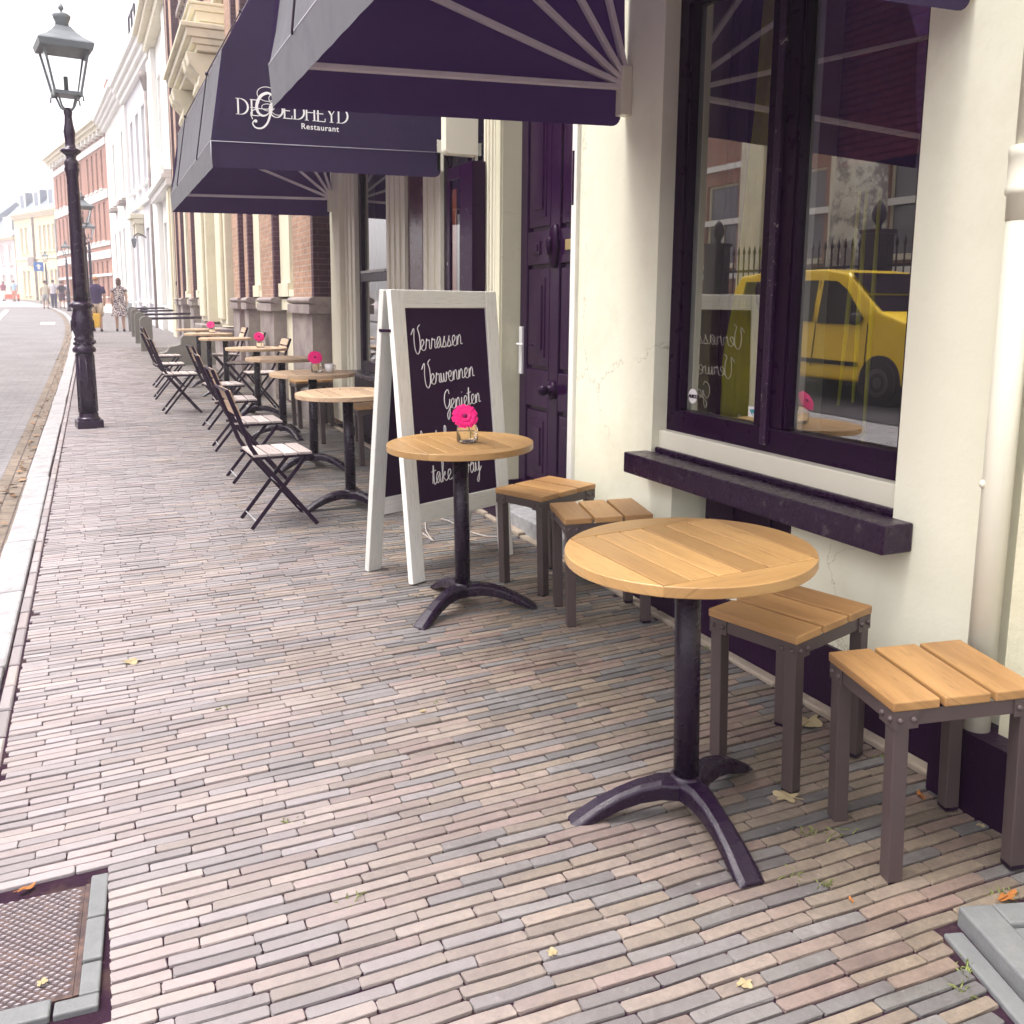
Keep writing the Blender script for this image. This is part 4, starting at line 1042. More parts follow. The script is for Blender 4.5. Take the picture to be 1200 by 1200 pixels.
def make_flower(label, rad=.060, height=.118, face=(-.25, -.80, .50), lean=(-.02, -.02)):
    f = empty('gerbera', (0, 0, 0), 0, label, 'flower', 'hot pink gerberas')
    b = MB(); hd = Vector((lean[0], lean[1], height))
    b.tube(smooth_path([(.018, .010, .012), (.010, .004, .06), (lean[0] * .8, lean[1] * .3 + .006, height - .02), hd - Vector(face) * .006], 5), .0026, 6)
    b.build('stem', M['stem'], f)
    n = _n(face); ref = Vector((0, 0, 1)); sx = ref.cross(n).normalized(); sy = n.cross(sx)
    mx = Matrix((sx, sy, n)).transposed().to_4x4(); mx.translation = hd
    b = MB()
    for ly, (cnt, r0, r1, z0, z1, wd) in enumerate(((28, .008, rad, .000, .006, .0080), (24, .008, rad * .84, .004, .012, .0070), (18, .006, rad * .5, .008, .014, .0038))):
        for k in range(cnt):
            a = 2 * math.pi * (k + ly * .37) / cnt + random.uniform(-.05, .05); ca, sa = math.cos(a), math.sin(a); r1_ = r1 * random.uniform(.93, 1.05); dz = random.uniform(-.002, .002)
            P = []
            for (q, ww, zz) in ((0, .35, z0), (.4, .9, z0 + (z1 - z0) * .6), (.78, 1.0, z1 + dz), (.94, .72, z1 - .001 + dz), (1.0, .22, z1 - .002 + dz)):
                rr = r0 + (r1_ - r0) * q
                for s in (-1, 0, 1): P.append(mx @ Vector((rr * ca - s * wd * ww * sa, rr * sa + s * wd * ww * ca, zz + (.0012 if s else 0))))
            b.add(P, [[i * 3 + c, i * 3 + c + 1, (i + 1) * 3 + c + 1, (i + 1) * 3 + c] for i in range(4) for c in range(2)], None, None, True)
    b.build('petals', M['pink'], f)
    b = MB(); b.sphere((0, 0, .012), (.0105, .0105, .006), 12, 7, mx=mx); b.build('heart', M['pinkc'], f)
    return f
j1 = make_jar('clear glass jar on the teak table before the chalkboard')
f1 = make_flower('hot pink gerbera in the jar before the chalkboard')
def on_table(o, tab, dx, dy, dz=.0):
    o.location = (tab.location.x + dx, tab.location.y + dy, tab.location.z + .791 + dz)
on_table(j1, t2, .005, -.035); on_table(f1, t2, .005, -.035, .004)
for tb, dx, dy, rz, l1, l2 in ((tabs[0], .03, -.03, .5, 'clear glass jar next to the white cup', 'hot pink gerbera in the jar next to the white cup'),
                           (tabs[2], .04, -.02, .9, 'clear glass jar on the table before the brick pier', 'hot pink gerberas seen against the chair back by the brick pier'),
                           (tabs[4], .05, .0, .2, 'farthest clear glass jar on a bistro table', 'farthest pink gerbera, small against the stone base')):
    on_table(copy_tree(j1, label=l1), tb, dx, dy); on_table(copy_tree(f1, rz=rz * .3, label=l2), tb, dx, dy, .004)
cup = empty('cup', (0, 0, 0), 0, 'white cup standing on the weathered table beside the jar', 'cup')
b = MB(); b.lathe([(.024, 0), (.034, .02), (.040, .07), (.037, .07), (.031, .022), (.004, .008)], n=24); b.build('cup_body', M['china'], cup)
b = MB(); b.tube([(.036, 0, .058), (.058, 0, .055), (.060, 0, .035), (.034, 0, .022)], .005, 6); b.build('cup_handle', M['china'], cup)
on_table(cup, tabs[0], .13, -.05); cup.rotation_euler = (0, 0, R(20))

# ------------------------------------------------------------------ the chalkboard
bo = empty('chalkboard_sign', (1.655, 4.565, G(4.565)), R(24.6), 'white framed A-shaped chalkboard with handwritten words on the pavement', 'chalkboard')
AP = 1.47; SP = .158; WB = .385
def sheet(mb, side, u0, u1, s0, s1, d0, d1, rand=None, grain=0):
    """box on the sloping leaf: u across, s up the slope, d out of it"""
    y0_, y1_ = -side * SP, -side * .012; L = math.hypot(y1_ - y0_, AP)
    t = Vector((0, (y1_ - y0_) / L, AP / L)); n = Vector((0, -side * t.z, side * t.y)) 
    mx = Matrix((Vector((1, 0, 0)), t, n)).transposed().to_4x4(); mx.translation = Vector((0, y0_, 0))
    mb.box((u0, s0, d0), (u1, s1, d1), mx, rand, grain); return mx
M['whitewood'] = wood('white painted wood', (.82, .82, .78), (.77, .77, .725), .5, 40)
for side, nm in ((1, 'front_frame'), (-1, 'rear_frame')):
    f = MB(); st_ = .088
    sheet(f, side, -WB, -WB + st_, 0, 1.474, -.004, .030, None, 1); sheet(f, side, WB - st_, WB, 0, 1.474, -.004, .030, None, 1)
    sheet(f, side, -WB + st_ + .0005, WB - st_ - .0005, 1.384, 1.474, -.003, .029); sheet(f, side, -WB + st_ + .0005, WB - st_ - .0005, .30, .395, -.003, .029)
    f.build(nm, M['whitewood'], bo, None, .004)
    p = MB(); LMX = sheet(p, side, -WB + st_ - .006, WB - st_ + .006, .385, 1.392, .002, .016); p.build('chalk_panel', M['chalkboard'], bo)
    if side == 1: FMX = LMX
b = MB(); b.box((-WB - .004, -.042, 1.26), (-WB - .0005, .042, 1.275)); b.box((WB + .0005, -.05, 1.25), (WB + .004, .05, 1.275)); b.build('hinge', M['iron'], bo)
GL = {  # handwriting: main stroke, width, extra strokes
 'e': ([(0, .1), (.3, .42), (.5, .72), (.36, 1), (.14, .78), (.13, .3), (.36, 0), (.66, .14)], .66, []),
 'r': ([(0, .1), (.16, .85), (.22, 1.0), (.28, .82), (.5, .88), (.52, .5), (.50, .15), (.7, .1)], .70, []),
 'n': ([(0, .1), (.12, .9), (.14, .05), (.2, .55), (.42, .98), (.56, .72), (.56, .12), (.78, .12)], .78, []),
 'a': ([(.0, .2), (.5, .92), (.26, 1), (.07, .5), (.24, .02), (.5, .42), (.56, .92), (.56, .2), (.76, .1)], .76, []),
 's': ([(0, .1), (.34, 1.0), (.30, .7), (.48, .3), (.30, 0), (.10, .1), (.40, .06), (.64, .12)], .62, []),
 'w': ([(0, .2), (.06, .9), (.14, .12), (.34, .15), (.42, .85), (.48, .12), (.7, .15), (.8, .9), (.95, .75)], .95, []),
 'i': ([(0, .1), (.16, .9), (.16, .15), (.38, .1)], .38, [[(.2, 1.4), (.22, 1.45)]]),
 't': ([(0, .1), (.18, 1.75), (.18, .15), (.42, .1)], .42, [[(-.08, 1.18), (.46, 1.26)]]),
 'k': ([(0, .1), (.30, 1.7), (.16, 2.0), (.12, 1.2), (.12, 0), (.18, .5), (.46, .9), (.40, .6), (.22, .48), (.5, .05), (.72, .12)], .72, []),
 'y': ([(0, .5), (.08, .92), (.14, .2), (.4, .15), (.55, .92), (.52, -.4), (.36, -1.0), (.2, -.8), (.5, -.2), (.85, .4)], .85, []),
 'b': ([(0, .1), (.34, 1.6), (.2, 2.0), (.12, 1.2), (.12, .1), (.4, .05), (.5, .5), (.34, .8), (.66, .7)], .66, []),
 'l': ([(0, .1), (.36, 1.6), (.2, 2.0), (.12, 1.2), (.14, .15), (.40, .1)], .4, []),
 'o': ([(0, .3), (.38, .98), (.12, .7), (.2, .03), (.5, .35), (.4, .95), (.7, .85)], .68, []),
 'f': ([(0, .1), (.36, 1.6), (.24, 2.0), (.14, 1.2), (.12, -.9), (.3, -.7), (.2, .1), (.55, .2)], .55, []),
 'V': ([(-.30, 1.55), (.02, 2.05), (.10, 1.9), (.02, 1.0), (.12, .1), (.42, -.25), (.72, .3), (.72, 1.4), (.55, 2.05), (.85, 2.35)], .72, []),
 'G': ([(.78, 1.5), (.62, 1.95), (.2, 1.6), (.08, .8), (.34, .1), (.72, .5), (.84, .95), (.72, -.5), (.5, -1.0), (.42, -.4), (.95, .3)], .92, []),
 ' ': ([], .7, [])}
ch = MB()
def write(word, u, s, xh, slope=.13):
    cur = []; x = 0
    def place(p): return FMX @ Vector((u + p[0] * xh * 1.0, s + p[1] * xh + p[0] * xh * slope * .6, .0185))
    def flush():
        nonlocal cur
        if len(cur) > 1: ch.tube(smooth_path([place(p) for p in cur], 5), .0036, 6, flat=.5)
        cur = []
    for c in word:
        main, w_, ex = GL[c]
        if c == ' ': flush(); x += w_; continue
        pts = [(x + p[0], p[1]) for p in main]
        if c in 'VG': flush(); cur = pts; flush(); x += w_; continue
        cur += pts if not cur else pts[1:]
        for e_ in ex: ch.tube([place((x + p[0], p[1])) for p in e_], .0036, 6, flat=.5)
        x += w_
    flush()
write('Verrassen', -.245, 1.165, .056); write('Verwennen', -.190, .990, .055); write('Genieten', -.065, .855, .053)
write('bestel of', -.255, .650, .056); write('take away', -.185, .480, .056)
ch.build('chalk_lettering', M['chalk'], bo)
b = MB(); b.tube(smooth_path([(1.70, 5.02, .115), (1.745, 4.95, .077), (1.76, 5.05, .074), (1.80, 5.25, .076), (1.90, 5.5, .082), (1.99, 5.40, .082), (2.02, 5.12, .078), (2.08, 4.95, .075), (2.2, 4.9, .073)], 8), .0035, 6)
tag(b.build('cable', M['cable']), 'pale cable looping over the bricks behind the chalkboard', 'cable')

# ================================================================== STREET LAMPS
def make_lamp(label):
    l = empty('street_lamp', (0, 0, 0), 0, label, 'street lamp', 'old iron street lamps along the kerb')
    b = MB(); b.box((-.125, -.125, -.02), (.125, .125, .085)); b.lathe([(.118, .085), (.116, .10), (.10, .115), (.098, .15), (.092, .16)], n=8); b.build('foot', M['lamp_iron'], l, None, .008)
    b = MB(); b.lathe([(.090, .155), (.086, .80), (.082, .82)], n=24)
    for k in range(8):
        a = 2 * math.pi * k / 8; b.tube([(.088 * math.cos(a), .088 * math.sin(a), .17), (.083 * math.cos(a), .083 * math.sin(a), .80)], .010, 6)
    b.build('base_shaft', M['lamp_iron'], l)
    b = MB(); b.lathe([(.105, .82), (.112, .835), (.112, .86), (.095, .88), (.085, .90), (.078, .93), (.090, .95), (.092, .97), (.078, .985), (.088, 1.02), (.104, 1.08), (.106, 1.14), (.100, 1.20), (.088, 1.25), (.082, 1.29), (.110, 1.31), (.112, 1.335), (.09, 1.35), (.072, 1.37)], n=24)
    b.build('ornate_collar', M['lamp_iron'], l)
    b = MB()
    for k in range(8):
        a = 2 * math.pi * k / 8; d = Vector((math.cos(a), math.sin(a), 0)); tn = Vector((-d.y, d.x, 0))
        b.tube(smooth_path([d * .101 + tn * .028 + Vector((0, 0, 1.07)), d * .108 + tn * .0 + Vector((0, 0, 1.05)), d * .104 - tn * .028 + Vector((0, 0, 1.09)), d * .107 + tn * .0 + Vector((0, 0, 1.16)), d * .103 + tn * .02 + Vector((0, 0, 1.12))], 4), .006, 5)
        b.sphere(tuple(d * .086 + Vector((0, 0, .915))), .018, 8, 6); b.sphere(tuple(d * .108 + Vector((0, 0, 1.322))), .014, 8, 6)
    b.build_each('cast_ornament', M['lamp_iron'], l)
    b = MB(); b.lathe([(.072, 1.36), (.069, 1.6), (.055, 2.66), (.06, 2.68), (.062, 2.71), (.072, 2.74), (.062, 2.77), (.070, 2.80), (.060, 2.83), (.045, 2.85), (.050, 2.88), (.085, 2.91), (.10, 2.925), (.085, 2.945), (.05, 2.96), (.046, 3.0), (.05, 3.08), (.055, 3.12), (.04, 3.2), (.034, 3.28), (.042, 3.32), (.03, 3.36)], n=24); b.build('pole', M['lamp_iron'], l)
    b = MB()
    for k in range(4):
        a = math.pi / 4 + math.pi / 2 * k; d = Vector((math.cos(a), math.sin(a), 0))
        b.tube(smooth_path([d * .03 + Vector((0, 0, 3.34)), d * .075 + Vector((0, 0, 3.365)), d * .105 + Vector((0, 0, 3.43)), d * .13 + Vector((0, 0, 3.485))], 5), .010, 6)
        b.tube([d * .12 + Vector((0, 0, 3.47)), d * .185 + Vector((0, 0, 3.47)), d * .19 + Vector((0, 0, 3.42))], .008, 6)
    b.build('cradle', M['lamp_top'], l)
    def sq(r, z): return [(-r, -r, z), (r, -r, z), (r, r, z), (-r, r, z)]
    def frustum(mb, secs, cap=True):
        vs = [p for r, z in secs for p in sq(r, z)]; n = len(secs)
        mb.add(vs, [[i * 4 + k, i * 4 + (k + 1) % 4, (i + 1) * 4 + (k + 1) % 4, (i + 1) * 4 + k] for i in range(n - 1) for k in range(4)] + ([[3, 2, 1, 0], [(n - 1) * 4 + k for k in range(4)]] if cap else []))
    lan = MB(); r0, r1, z0, z1 = .118, .205, 3.50, 3.96
    frustum(lan, [(r0 + .012, z0 - .02), (r0 + .014, z0 + .012)])
    for k in range(4):
        sx, sy = (-1, 1, 1, -1)[k], (-1, -1, 1, 1)[k]; sx2, sy2 = (1, 1, -1, -1)[k], (-1, 1, 1, -1)[k]
        lan.bar((sx * r0, sy * r0, z0), (sx * r1, sy * r1, z1), .016, .016)
        lan.bar((sx * r1, sy * r1, z1 - .005), (sx2 * r1, sy2 * r1, z1 - .005), .018, .018)
    lan.lathe([(.020, z0 + .01), (.020, z0 + .17), (.004, z0 + .175)], n=10)
    lo = lan.build('lantern_frame', M['lamp_top'], l)
    g = MB(); frustum(g, [(r0 - .004, z0 + .013), (r1 - .004, z1 - .014)], False); g.build('lantern_glass', glassmat('lantern glass', .04, (.96, .97, .97)), lo)
    rf = MB(); frustum(rf, [(r1 - .01, z1 - .04), (r1 + .03, z1 - .042), (r1 + .045, z1 + .02), (r1 + .035, z1 + .035), (.165, z1 + .085), (.11, z1 + .14), (.068, z1 + .20)]); rf.build('lantern_roof', M['lamp_top'], l, None, .003)
    rf = MB(); rf.lathe([(.066, z1 + .19), (.060, z1 + .24), (.075, z1 + .275), (.085, z1 + .31), (.05, z1 + .335), (.012, z1 + .345), (.012, z1 + .36), (.026, z1 + .378), (.021, z1 + .40), (.006, z1 + .43)], n=16); rf.build('lantern_chimney', M['lamp_top'], l)
    return l
l1 = make_lamp('tall black street lamp with square lantern, nearest on the kerb'); gp(l1, -.115, 10.5, R(8), .0); l1.scale = (1.0, 1.0, .955); l1.rotation_euler = (R(0), R(-.35), R(8))
l2 = copy_tree(l1, label='second street lamp, half hidden behind the nearest one'); gp(l2, -.15, 26.0, R(8)); l2.scale = (1, 1, .86)
l3 = copy_tree(l1, label='small third street lamp showing beside the second one'); gp(l3, -.06, 42.5, R(8)); l3.scale = (1, 1, .97)
l4 = copy_tree(l1, label='distant street lamp before the yellow house, right of the blue sign'); gp(l4, -1.30, 58, R(4)); l4.scale = (1, 1, .9)
l5 = copy_tree(l1, label='farthest street lamp, just right of the blue traffic sign'); gp(l5, -3.25, 80, R(4)); l5.scale = (1, 1, .92)

# ================================================================== SIGN, BOLLARDS, BARRIER
M['signblue'] = mat('sign blue', (.02, .16, .52), .4, .5, var=.05)
sg2 = empty('traffic_sign', (-3.75, 80.5, G(80.5)), R(-3), 'small blue square traffic sign with a white arrow on a pole', 'traffic sign')
b = MB(); b.tube([(0, .03, -.3), (0, .03, 3.2)], .035, 8); b.build('pole', M['zinc'], sg2)
b = MB(); b.box((-.34, -.02, 2.5), (.34, .0, 3.18)); b.build('sign_plate', M['signblue'], sg2, None, .01)
b = MB(); b.prism([(-.08, 2.62), (.08, 2.62), (.08, 2.84), (.2, 2.84), (0, 3.06), (-.2, 2.84), (-.08, 2.84)], .021, .026, Matrix(((1, 0, 0, 0), (0, 0, -1, 0), (0, 1, 0, 0), (0, 0, 0, 1)))); b.build('arrow', M['white'], sg2)
def bollard(label, x, y, h=.85, r=.07, m='iron', grp=None):
    t = empty('bollard', (x, y, G(y)), 0, label, 'bollard', grp)
    b = MB(); b.lathe([(r * 1.25, -.1), (r * 1.25, .08), (r, .1), (r * .9, h * .8), (r * 1.1, h * .83), (r * 1.1, h * .88), (r * .8, h * .95), (.01, h)], n=14); b.build('post', M[m], t)
    b = MB(); b.lathe([(r * 1.02, h * .6), (r * 1.02, h * .7)], n=14); b.build('band', M['white'], t)
bollard('dark bollard at the far left end of the street', -6.6, 79, 1.0)
bollard('short dark bollard by the white house beyond the stone posts', 1.55, 34.0, .8, .12)
M['red'] = mat('orange red plastic', (.75, .10, .03), .5)
for x, y, lb in ((-7.0, 96, 'wide orange barrier in front of the yellow house'), (-6.1, 93, 'narrow orange barrier post in front of the yellow house')):
    t = empty('barrier', (x, y, G(y)), 0, lb, 'barrier'); wd = .45 if 'wide' in lb else .10
    b = MB(); b.box((-wd, -.05, .15), (wd, .05, .55 if wd > .3 else .6)); b.build('board', M['red'], t, None, .02)
    b = MB(); b.box((-wd + .02, -.25, -.1), (-wd + .1, .25, .149)); b.box((wd - .1, -.25, -.1), (wd - .02, .25, .149)); b.build('foot', M['iron'], t)

# ================================================================== STONE POSTS WITH RAILS (stoep boundaries)
M['stoep'] = mat('grey green stoop stone', (.185, .172, .155), .8, .3, var=.25, vscale=8, bump=.3, bscale=25, dirt=(.20, .17, .17), dscale=4)
PL = [(1.02, 22.6, 'nearest stone post with an iron rail running to the house'), (1.03, 25.8, 'second stone post with an iron rail running to the house'),
      (1.06, 29.3, 'third stone post with an iron rail running to the house'), (1.09, 32.6, 'farthest stone post with an iron rail running to the house')]
for x, y, lb in PL:
    t = empty('stoop_post', (x, y, G(y)), 0, lb, 'stone post', 'stone posts with rails in front of the houses')
    b = MB(); n = 8
    poly = [(-.10, -.2), (.16, -.2), (.16, .70)] + [(.03 + .13 * math.cos(a), .70 + .10 * math.sin(a)) for a in [k * math.pi / n for k in range(1, n)]] + [(-.10, .70)]
    b.prism(poly, -.10, .10, Matrix(((1, 0, 0, 0), (0, 0, 1, 0), (0, 1, 0, 0), (0, 0, 0, 1)))); b.build('post', M['stoep'], t, None, .012)
    b = MB(); b.tube([(.12, 0, .74), (FX - x + .2, 0, .77)], .030, 8); b.build('rail', M['iron'], t)
ck = empty('stoop_cheek', (.95, 18.4, G(18.4)), 0, 'scrolled grey stone cheek of a stoop behind the farther chairs', 'stone cheek')
b = MB()
pr = smooth_path([Vector((q[0], q[1], 0)) for q in ((0, .02), (.0, .28), (.12, .34), (.25, .40), (.30, .52), (.42, .56), (.50, .62), (.52, .80), (.66, .92), (.9, .96), (1.42, .98))], 5)
b.prism([(1.42, -.2), (1.42, .98)] + [(p.x, p.y) for p in reversed(pr)] + [(0, -.2)], 0, .30, Matrix(((1, 0, 0, 0), (0, 0, 1, 0), (0, 1, 0, 0), (0, 0, 0, 1))))
b.v = [Vector((v.x, v.y, v.z * .66 if v.z > 0 else v.z)) for v in b.v]; b.build('cheek_stone', M['stoep'], ck, None, .015)
b = MB(); b.box((.45, .3005, -.2), (1.42, 1.9, .30)); b.build('bench_block', M['stoep'], ck, None, .015)

# ================================================================== PEOPLE
def skin_body(joints, edges, root, m, name, parent):
    me = bpy.data.meshes.new(name); me.from_pydata([j[0] for j in joints], edges, [])
    ob = bpy.data.objects.new(name + '_tmp', me); COL.objects.link(ob)
    md = ob.modifiers.new('skin', 'SKIN')
    for i, j in enumerate(joints):
        sv = me.skin_vertices[0].data[i]; r = j[1]; sv.radius = r if hasattr(r, '__len__') else (r, r); sv.use_root = (i == root)
    ob.modifiers.new('sub', 'SUBSURF').levels = 2; ob.modifiers['sub'].render_levels = 2
    dg = bpy.context.evaluated_depsgraph_get(); m2 = bpy.data.meshes.new_from_object(ob.evaluated_get(dg))
    bpy.data.objects.remove(ob); m2.materials.clear(); m2.materials.append(m)
    for p in m2.polygons: p.use_smooth = True
    o = bpy.data.objects.new(name, m2); COL.objects.link(o); o.parent = parent; return o
SKIN = mat('skin', (.55, .34, .25), .6, .3, var=.08)
def person(label, x, y, h, top_m, bottom_m, hair_m, rz=0, female=False, dress=None, shorts=True, stride=.10, hairlen=0, lean=0):
    p = empty('person', (x, y, G(y)), rz, label, 'person'); s = h / 1.75
    def V(a, b_, c): return Vector((a, b_, c)) * s
    wS = .185 if not female else .165
    st = stride
    J = [(V(0, 0, .95), (.135 * s, .10 * s)), (V(0, .0, 1.12), (.13 * s, .095 * s)), (V(0, .01, 1.33), (.145 * s, .10 * s)), (V(0, .0, 1.47), (.055 * s, .055 * s)), (V(0, .02, 1.62), (.078 * s, .095 * s)), (V(0, .02, 1.70), (.06 * s, .075 * s)),
         (V(-wS, 0, 1.40), .058 * s), (V(-wS - .06, -.03, 1.13), .044 * s), (V(-wS - .05, .05, .90), .034 * s), (V(-wS - .04, .08, .80), .030 * s),
         (V(wS, 0, 1.40), .058 * s), (V(wS + .06, -.03, 1.13), .044 * s), (V(wS + .05, .05, .90), .034 * s), (V(wS + .04, .08, .80), .030 * s),
         (V(-.09, 0, .88), .090 * s), (V(-.10, st * .6, .49), .060 * s), (V(-.10, st, .09), .040 * s), (V(-.11, st + .13, .03), .035 * s),
         (V(.09, 0, .88), .090 * s), (V(.10, -st * .3, .49), .060 * s), (V(.10, -st, .09), .040 * s), (V(.11, -st + .13, .03), .035 * s)]
    E_ = [(0, 1), (1, 2), (2, 3), (3, 4), (4, 5), (2, 6), (6, 7), (7, 8), (8, 9), (2, 10), (10, 11), (11, 12), (12, 13), (0, 14), (14, 15), (15, 16), (16, 17), (0, 18), (18, 19), (19, 20), (20, 21)]
    skin_body(J, E_, 0, SKIN, 'body', p)
    def loft(secs, name, m, n=16):
        b = MB(); vs = []
        for (cx, cy, z, rx, ry) in secs:
            for k in range(n): a = 2 * math.pi * k / n; vs.append(V(cx + rx * math.cos(a), cy + ry * math.sin(a), z))
        k_ = len(secs); b.add(vs, [[i * n + k, i * n + (k + 1) % n, (i + 1) * n + (k + 1) % n, (i + 1) * n + k] for i in range(k_ - 1) for k in range(n)], .5, None, True)
        b.add([vs[k] for k in range(n)], [[k for k in reversed(range(n))]]); b.add([vs[(k_ - 1) * n + k] for k in range(n)], [[k for k in range(n)]])
        return b
    if dress:
        b = loft([(0, 0, .50, .27, .22), (0, 0, .60, .245, .20), (0, 0, .85, .205, .165), (0, 0, 1.05, .16, .125), (0, 0, 1.2, .168, .13), (0, .01, 1.36, .19, .13), (0, .01, 1.44, .15, .10), (0, 0, 1.49, .07, .07)], 'dress', dress)
        b.tube([V(-wS + .02, 0, 1.42), V(-wS - .04, -.02, 1.28)], [.075 * s, .068 * s], 10); b.tube([V(wS - .02, 0, 1.42), V(wS + .04, -.02, 1.28)], [.075 * s, .068 * s], 10)
        b.build('dress', dress, p)
    else:
        b = loft([(0, 0, .88, .175, .135), (0, 0, 1.0, .17, .13), (0, 0, 1.15, .17, .128), (0, .01, 1.32, .20, .135), (0, .01, 1.43, .185, .11), (0, 0, 1.50, .075, .075)], 'shirt', top_m)
        b.tube([V(-wS + .02, 0, 1.41), V(-wS - .045, -.02, 1.20)], [.080 * s, .072 * s], 10); b.tube([V(wS - .02, 0, 1.41), V(wS + .045, -.02, 1.20)], [.080 * s, .072 * s], 10)
        b.build('shirt', top_m, p)
        b = loft([(0, 0, .80, .165, .13), (0, 0, .98, .168, .128)], 'pants', bottom_m); zk = .50 if shorts else .10
        kk = 1.0 if not shorts else .62
        b.tube([V(-.09, 0, .90), V(-.10, st * .6, .50)] + ([] if shorts else [V(-.10, st, .10)]), [.115 * s, .088 * s] + ([] if shorts else [.06 * s]), 12)
        b.tube([V(.09, 0, .90), V(.10, -st * .3, .50)] + ([] if shorts else [V(.10, -st, .10)]), [.115 * s, .088 * s] + ([] if shorts else [.06 * s]), 12)
        b.build('trousers' if not shorts else 'shorts', bottom_m, p)
    b = MB(); b.sphere(tuple(V(0, .0, 1.665)), (.088 * s, .105 * s, .085 * s), 14, 9)
    if hairlen: b.sphere(tuple(V(0, -.035, 1.58)), (.092 * s, .075 * s, .11 * s), 12, 8)
    b.build('hair', hair_m, p)
    for sx, yy in ((-1, st), (1, -st)):
        b = MB(); b.sphere(tuple(V(sx * .105, yy + .06, .040)), (.048 * s, .135 * s, .052 * s), 12, 7); b.build('shoe', M['iron'], p)
    return p
cl = lambda n, c: mat(n, c, .8, .2, var=.15)
HB, HG, HR = cl('brown hair', (.12, .06, .05)), cl('dark hair', (.05, .025, .035)), cl('reddish hair', (.42, .20, .10))
_m, _t, _b = _mat('black and cream patterned dress'); _tc = N(_t, 'ShaderNodeTexCoord').outputs['Object']
_v = N(_t, 'ShaderNodeTexVoronoi'); _v.inputs['Scale'].default_value = 15; _t.links.new(noise_node(_t, _tc, 3).outputs['Color'], _v.inputs['Vector'])
_nn = noise_node(_t, _tc, 30, 2, .4); _t.links.new(ramp(_t, _nn.outputs[0], [(.49, (.05, .015, .05)), (.52, (.62, .54, .50))]), _b.inputs['Base Color']); _b.inputs['Roughness'].default_value = .8
M['pattern'] = _m
person('man in a dark t-shirt and beige shorts walking away with a yellow bag', .07, 32.6, 1.76, cl('dark tee', (.040, .015, .085)), cl('beige shorts', (.55, .44, .34)), HR, 0)
person('woman in a black and cream patterned dress walking away', .745, 32.6, 1.72, None, None, HB, 0, True, M['pattern'], hairlen=1, stride=.07)
bag = empty('shopping_bag', (-.035, 32.42, G(32.4)), 0, 'yellow shopping bag in the left hand of the walking man', 'bag')
b = MB(); b.prism([(-.16, -.09), (.16, -.09), (.16, .09), (-.16, .09)], .13, .58, None, .5, None, False, 0, [(-.20, -.06), (.20, -.06), (.20, .06), (-.20, .06)]); b.build('bag_body', mat('yellow bag plastic', (.72, .42, .02), .5, var=.2), bag, None, .03)
b = MB(); b.tube(smooth_path([(-.09, 0, .57), (-.07, 0, .70), (.0, .0, .80), (.02, 0, .80), (.08, 0, .70), (.10, 0, .57)], 4), .012, 6); b.build('bag_handle', M['iron'], bag)
person('far walker in a beige shirt and grey shorts, leftmost of four', -2.72, 64, 1.72, cl('beige shirt', (.62, .58, .46)), cl('grey shorts', (.4, .4, .42)), HG, .1, stride=.14)
person('far walker in a pale shirt and dark trousers, second of four', -2.33, 66, 1.78, cl('pale shirt', (.6, .6, .66)), cl('navy trousers', (.06, .05, .12)), HG, -.1, shorts=False, stride=.14)
w3 = person('far walker in dark clothes with a backpack, third of four', -1.83, 65, 1.70, cl('purple top', (.14, .07, .13)), cl('dark shorts', (.10, .03, .09)), HG, 0, stride=.12)
b = MB(); b.box((-.15, -.27, 1.02), (.15, -.125, 1.42)); b.build('backpack', cl('dark backpack', (.03, .012, .04)), w3, None, .05)
person('far walker in a white shirt beside the lamp, last of four', -1.48, 68, 1.78, cl('white shirt', (.66, .66, .72)), cl('dark trousers', (.08, .05, .11)), HG, 0, shorts=False, stride=.1)
person('tiny far person in a dark red top by the pale house', -7.25, 93, 1.7, cl('dark red top', (.24, .05, .10)), cl('white trousers', (.7, .68, .62)), HB, 2.6, shorts=False, hairlen=1)
person('tiny far person in a pale blue shirt by the yellow house', -6.2, 90, 1.8, cl('pale blue shirt', (.42, .55, .68)), cl('coral shorts', (.6, .25, .16)), HG, 2.9)

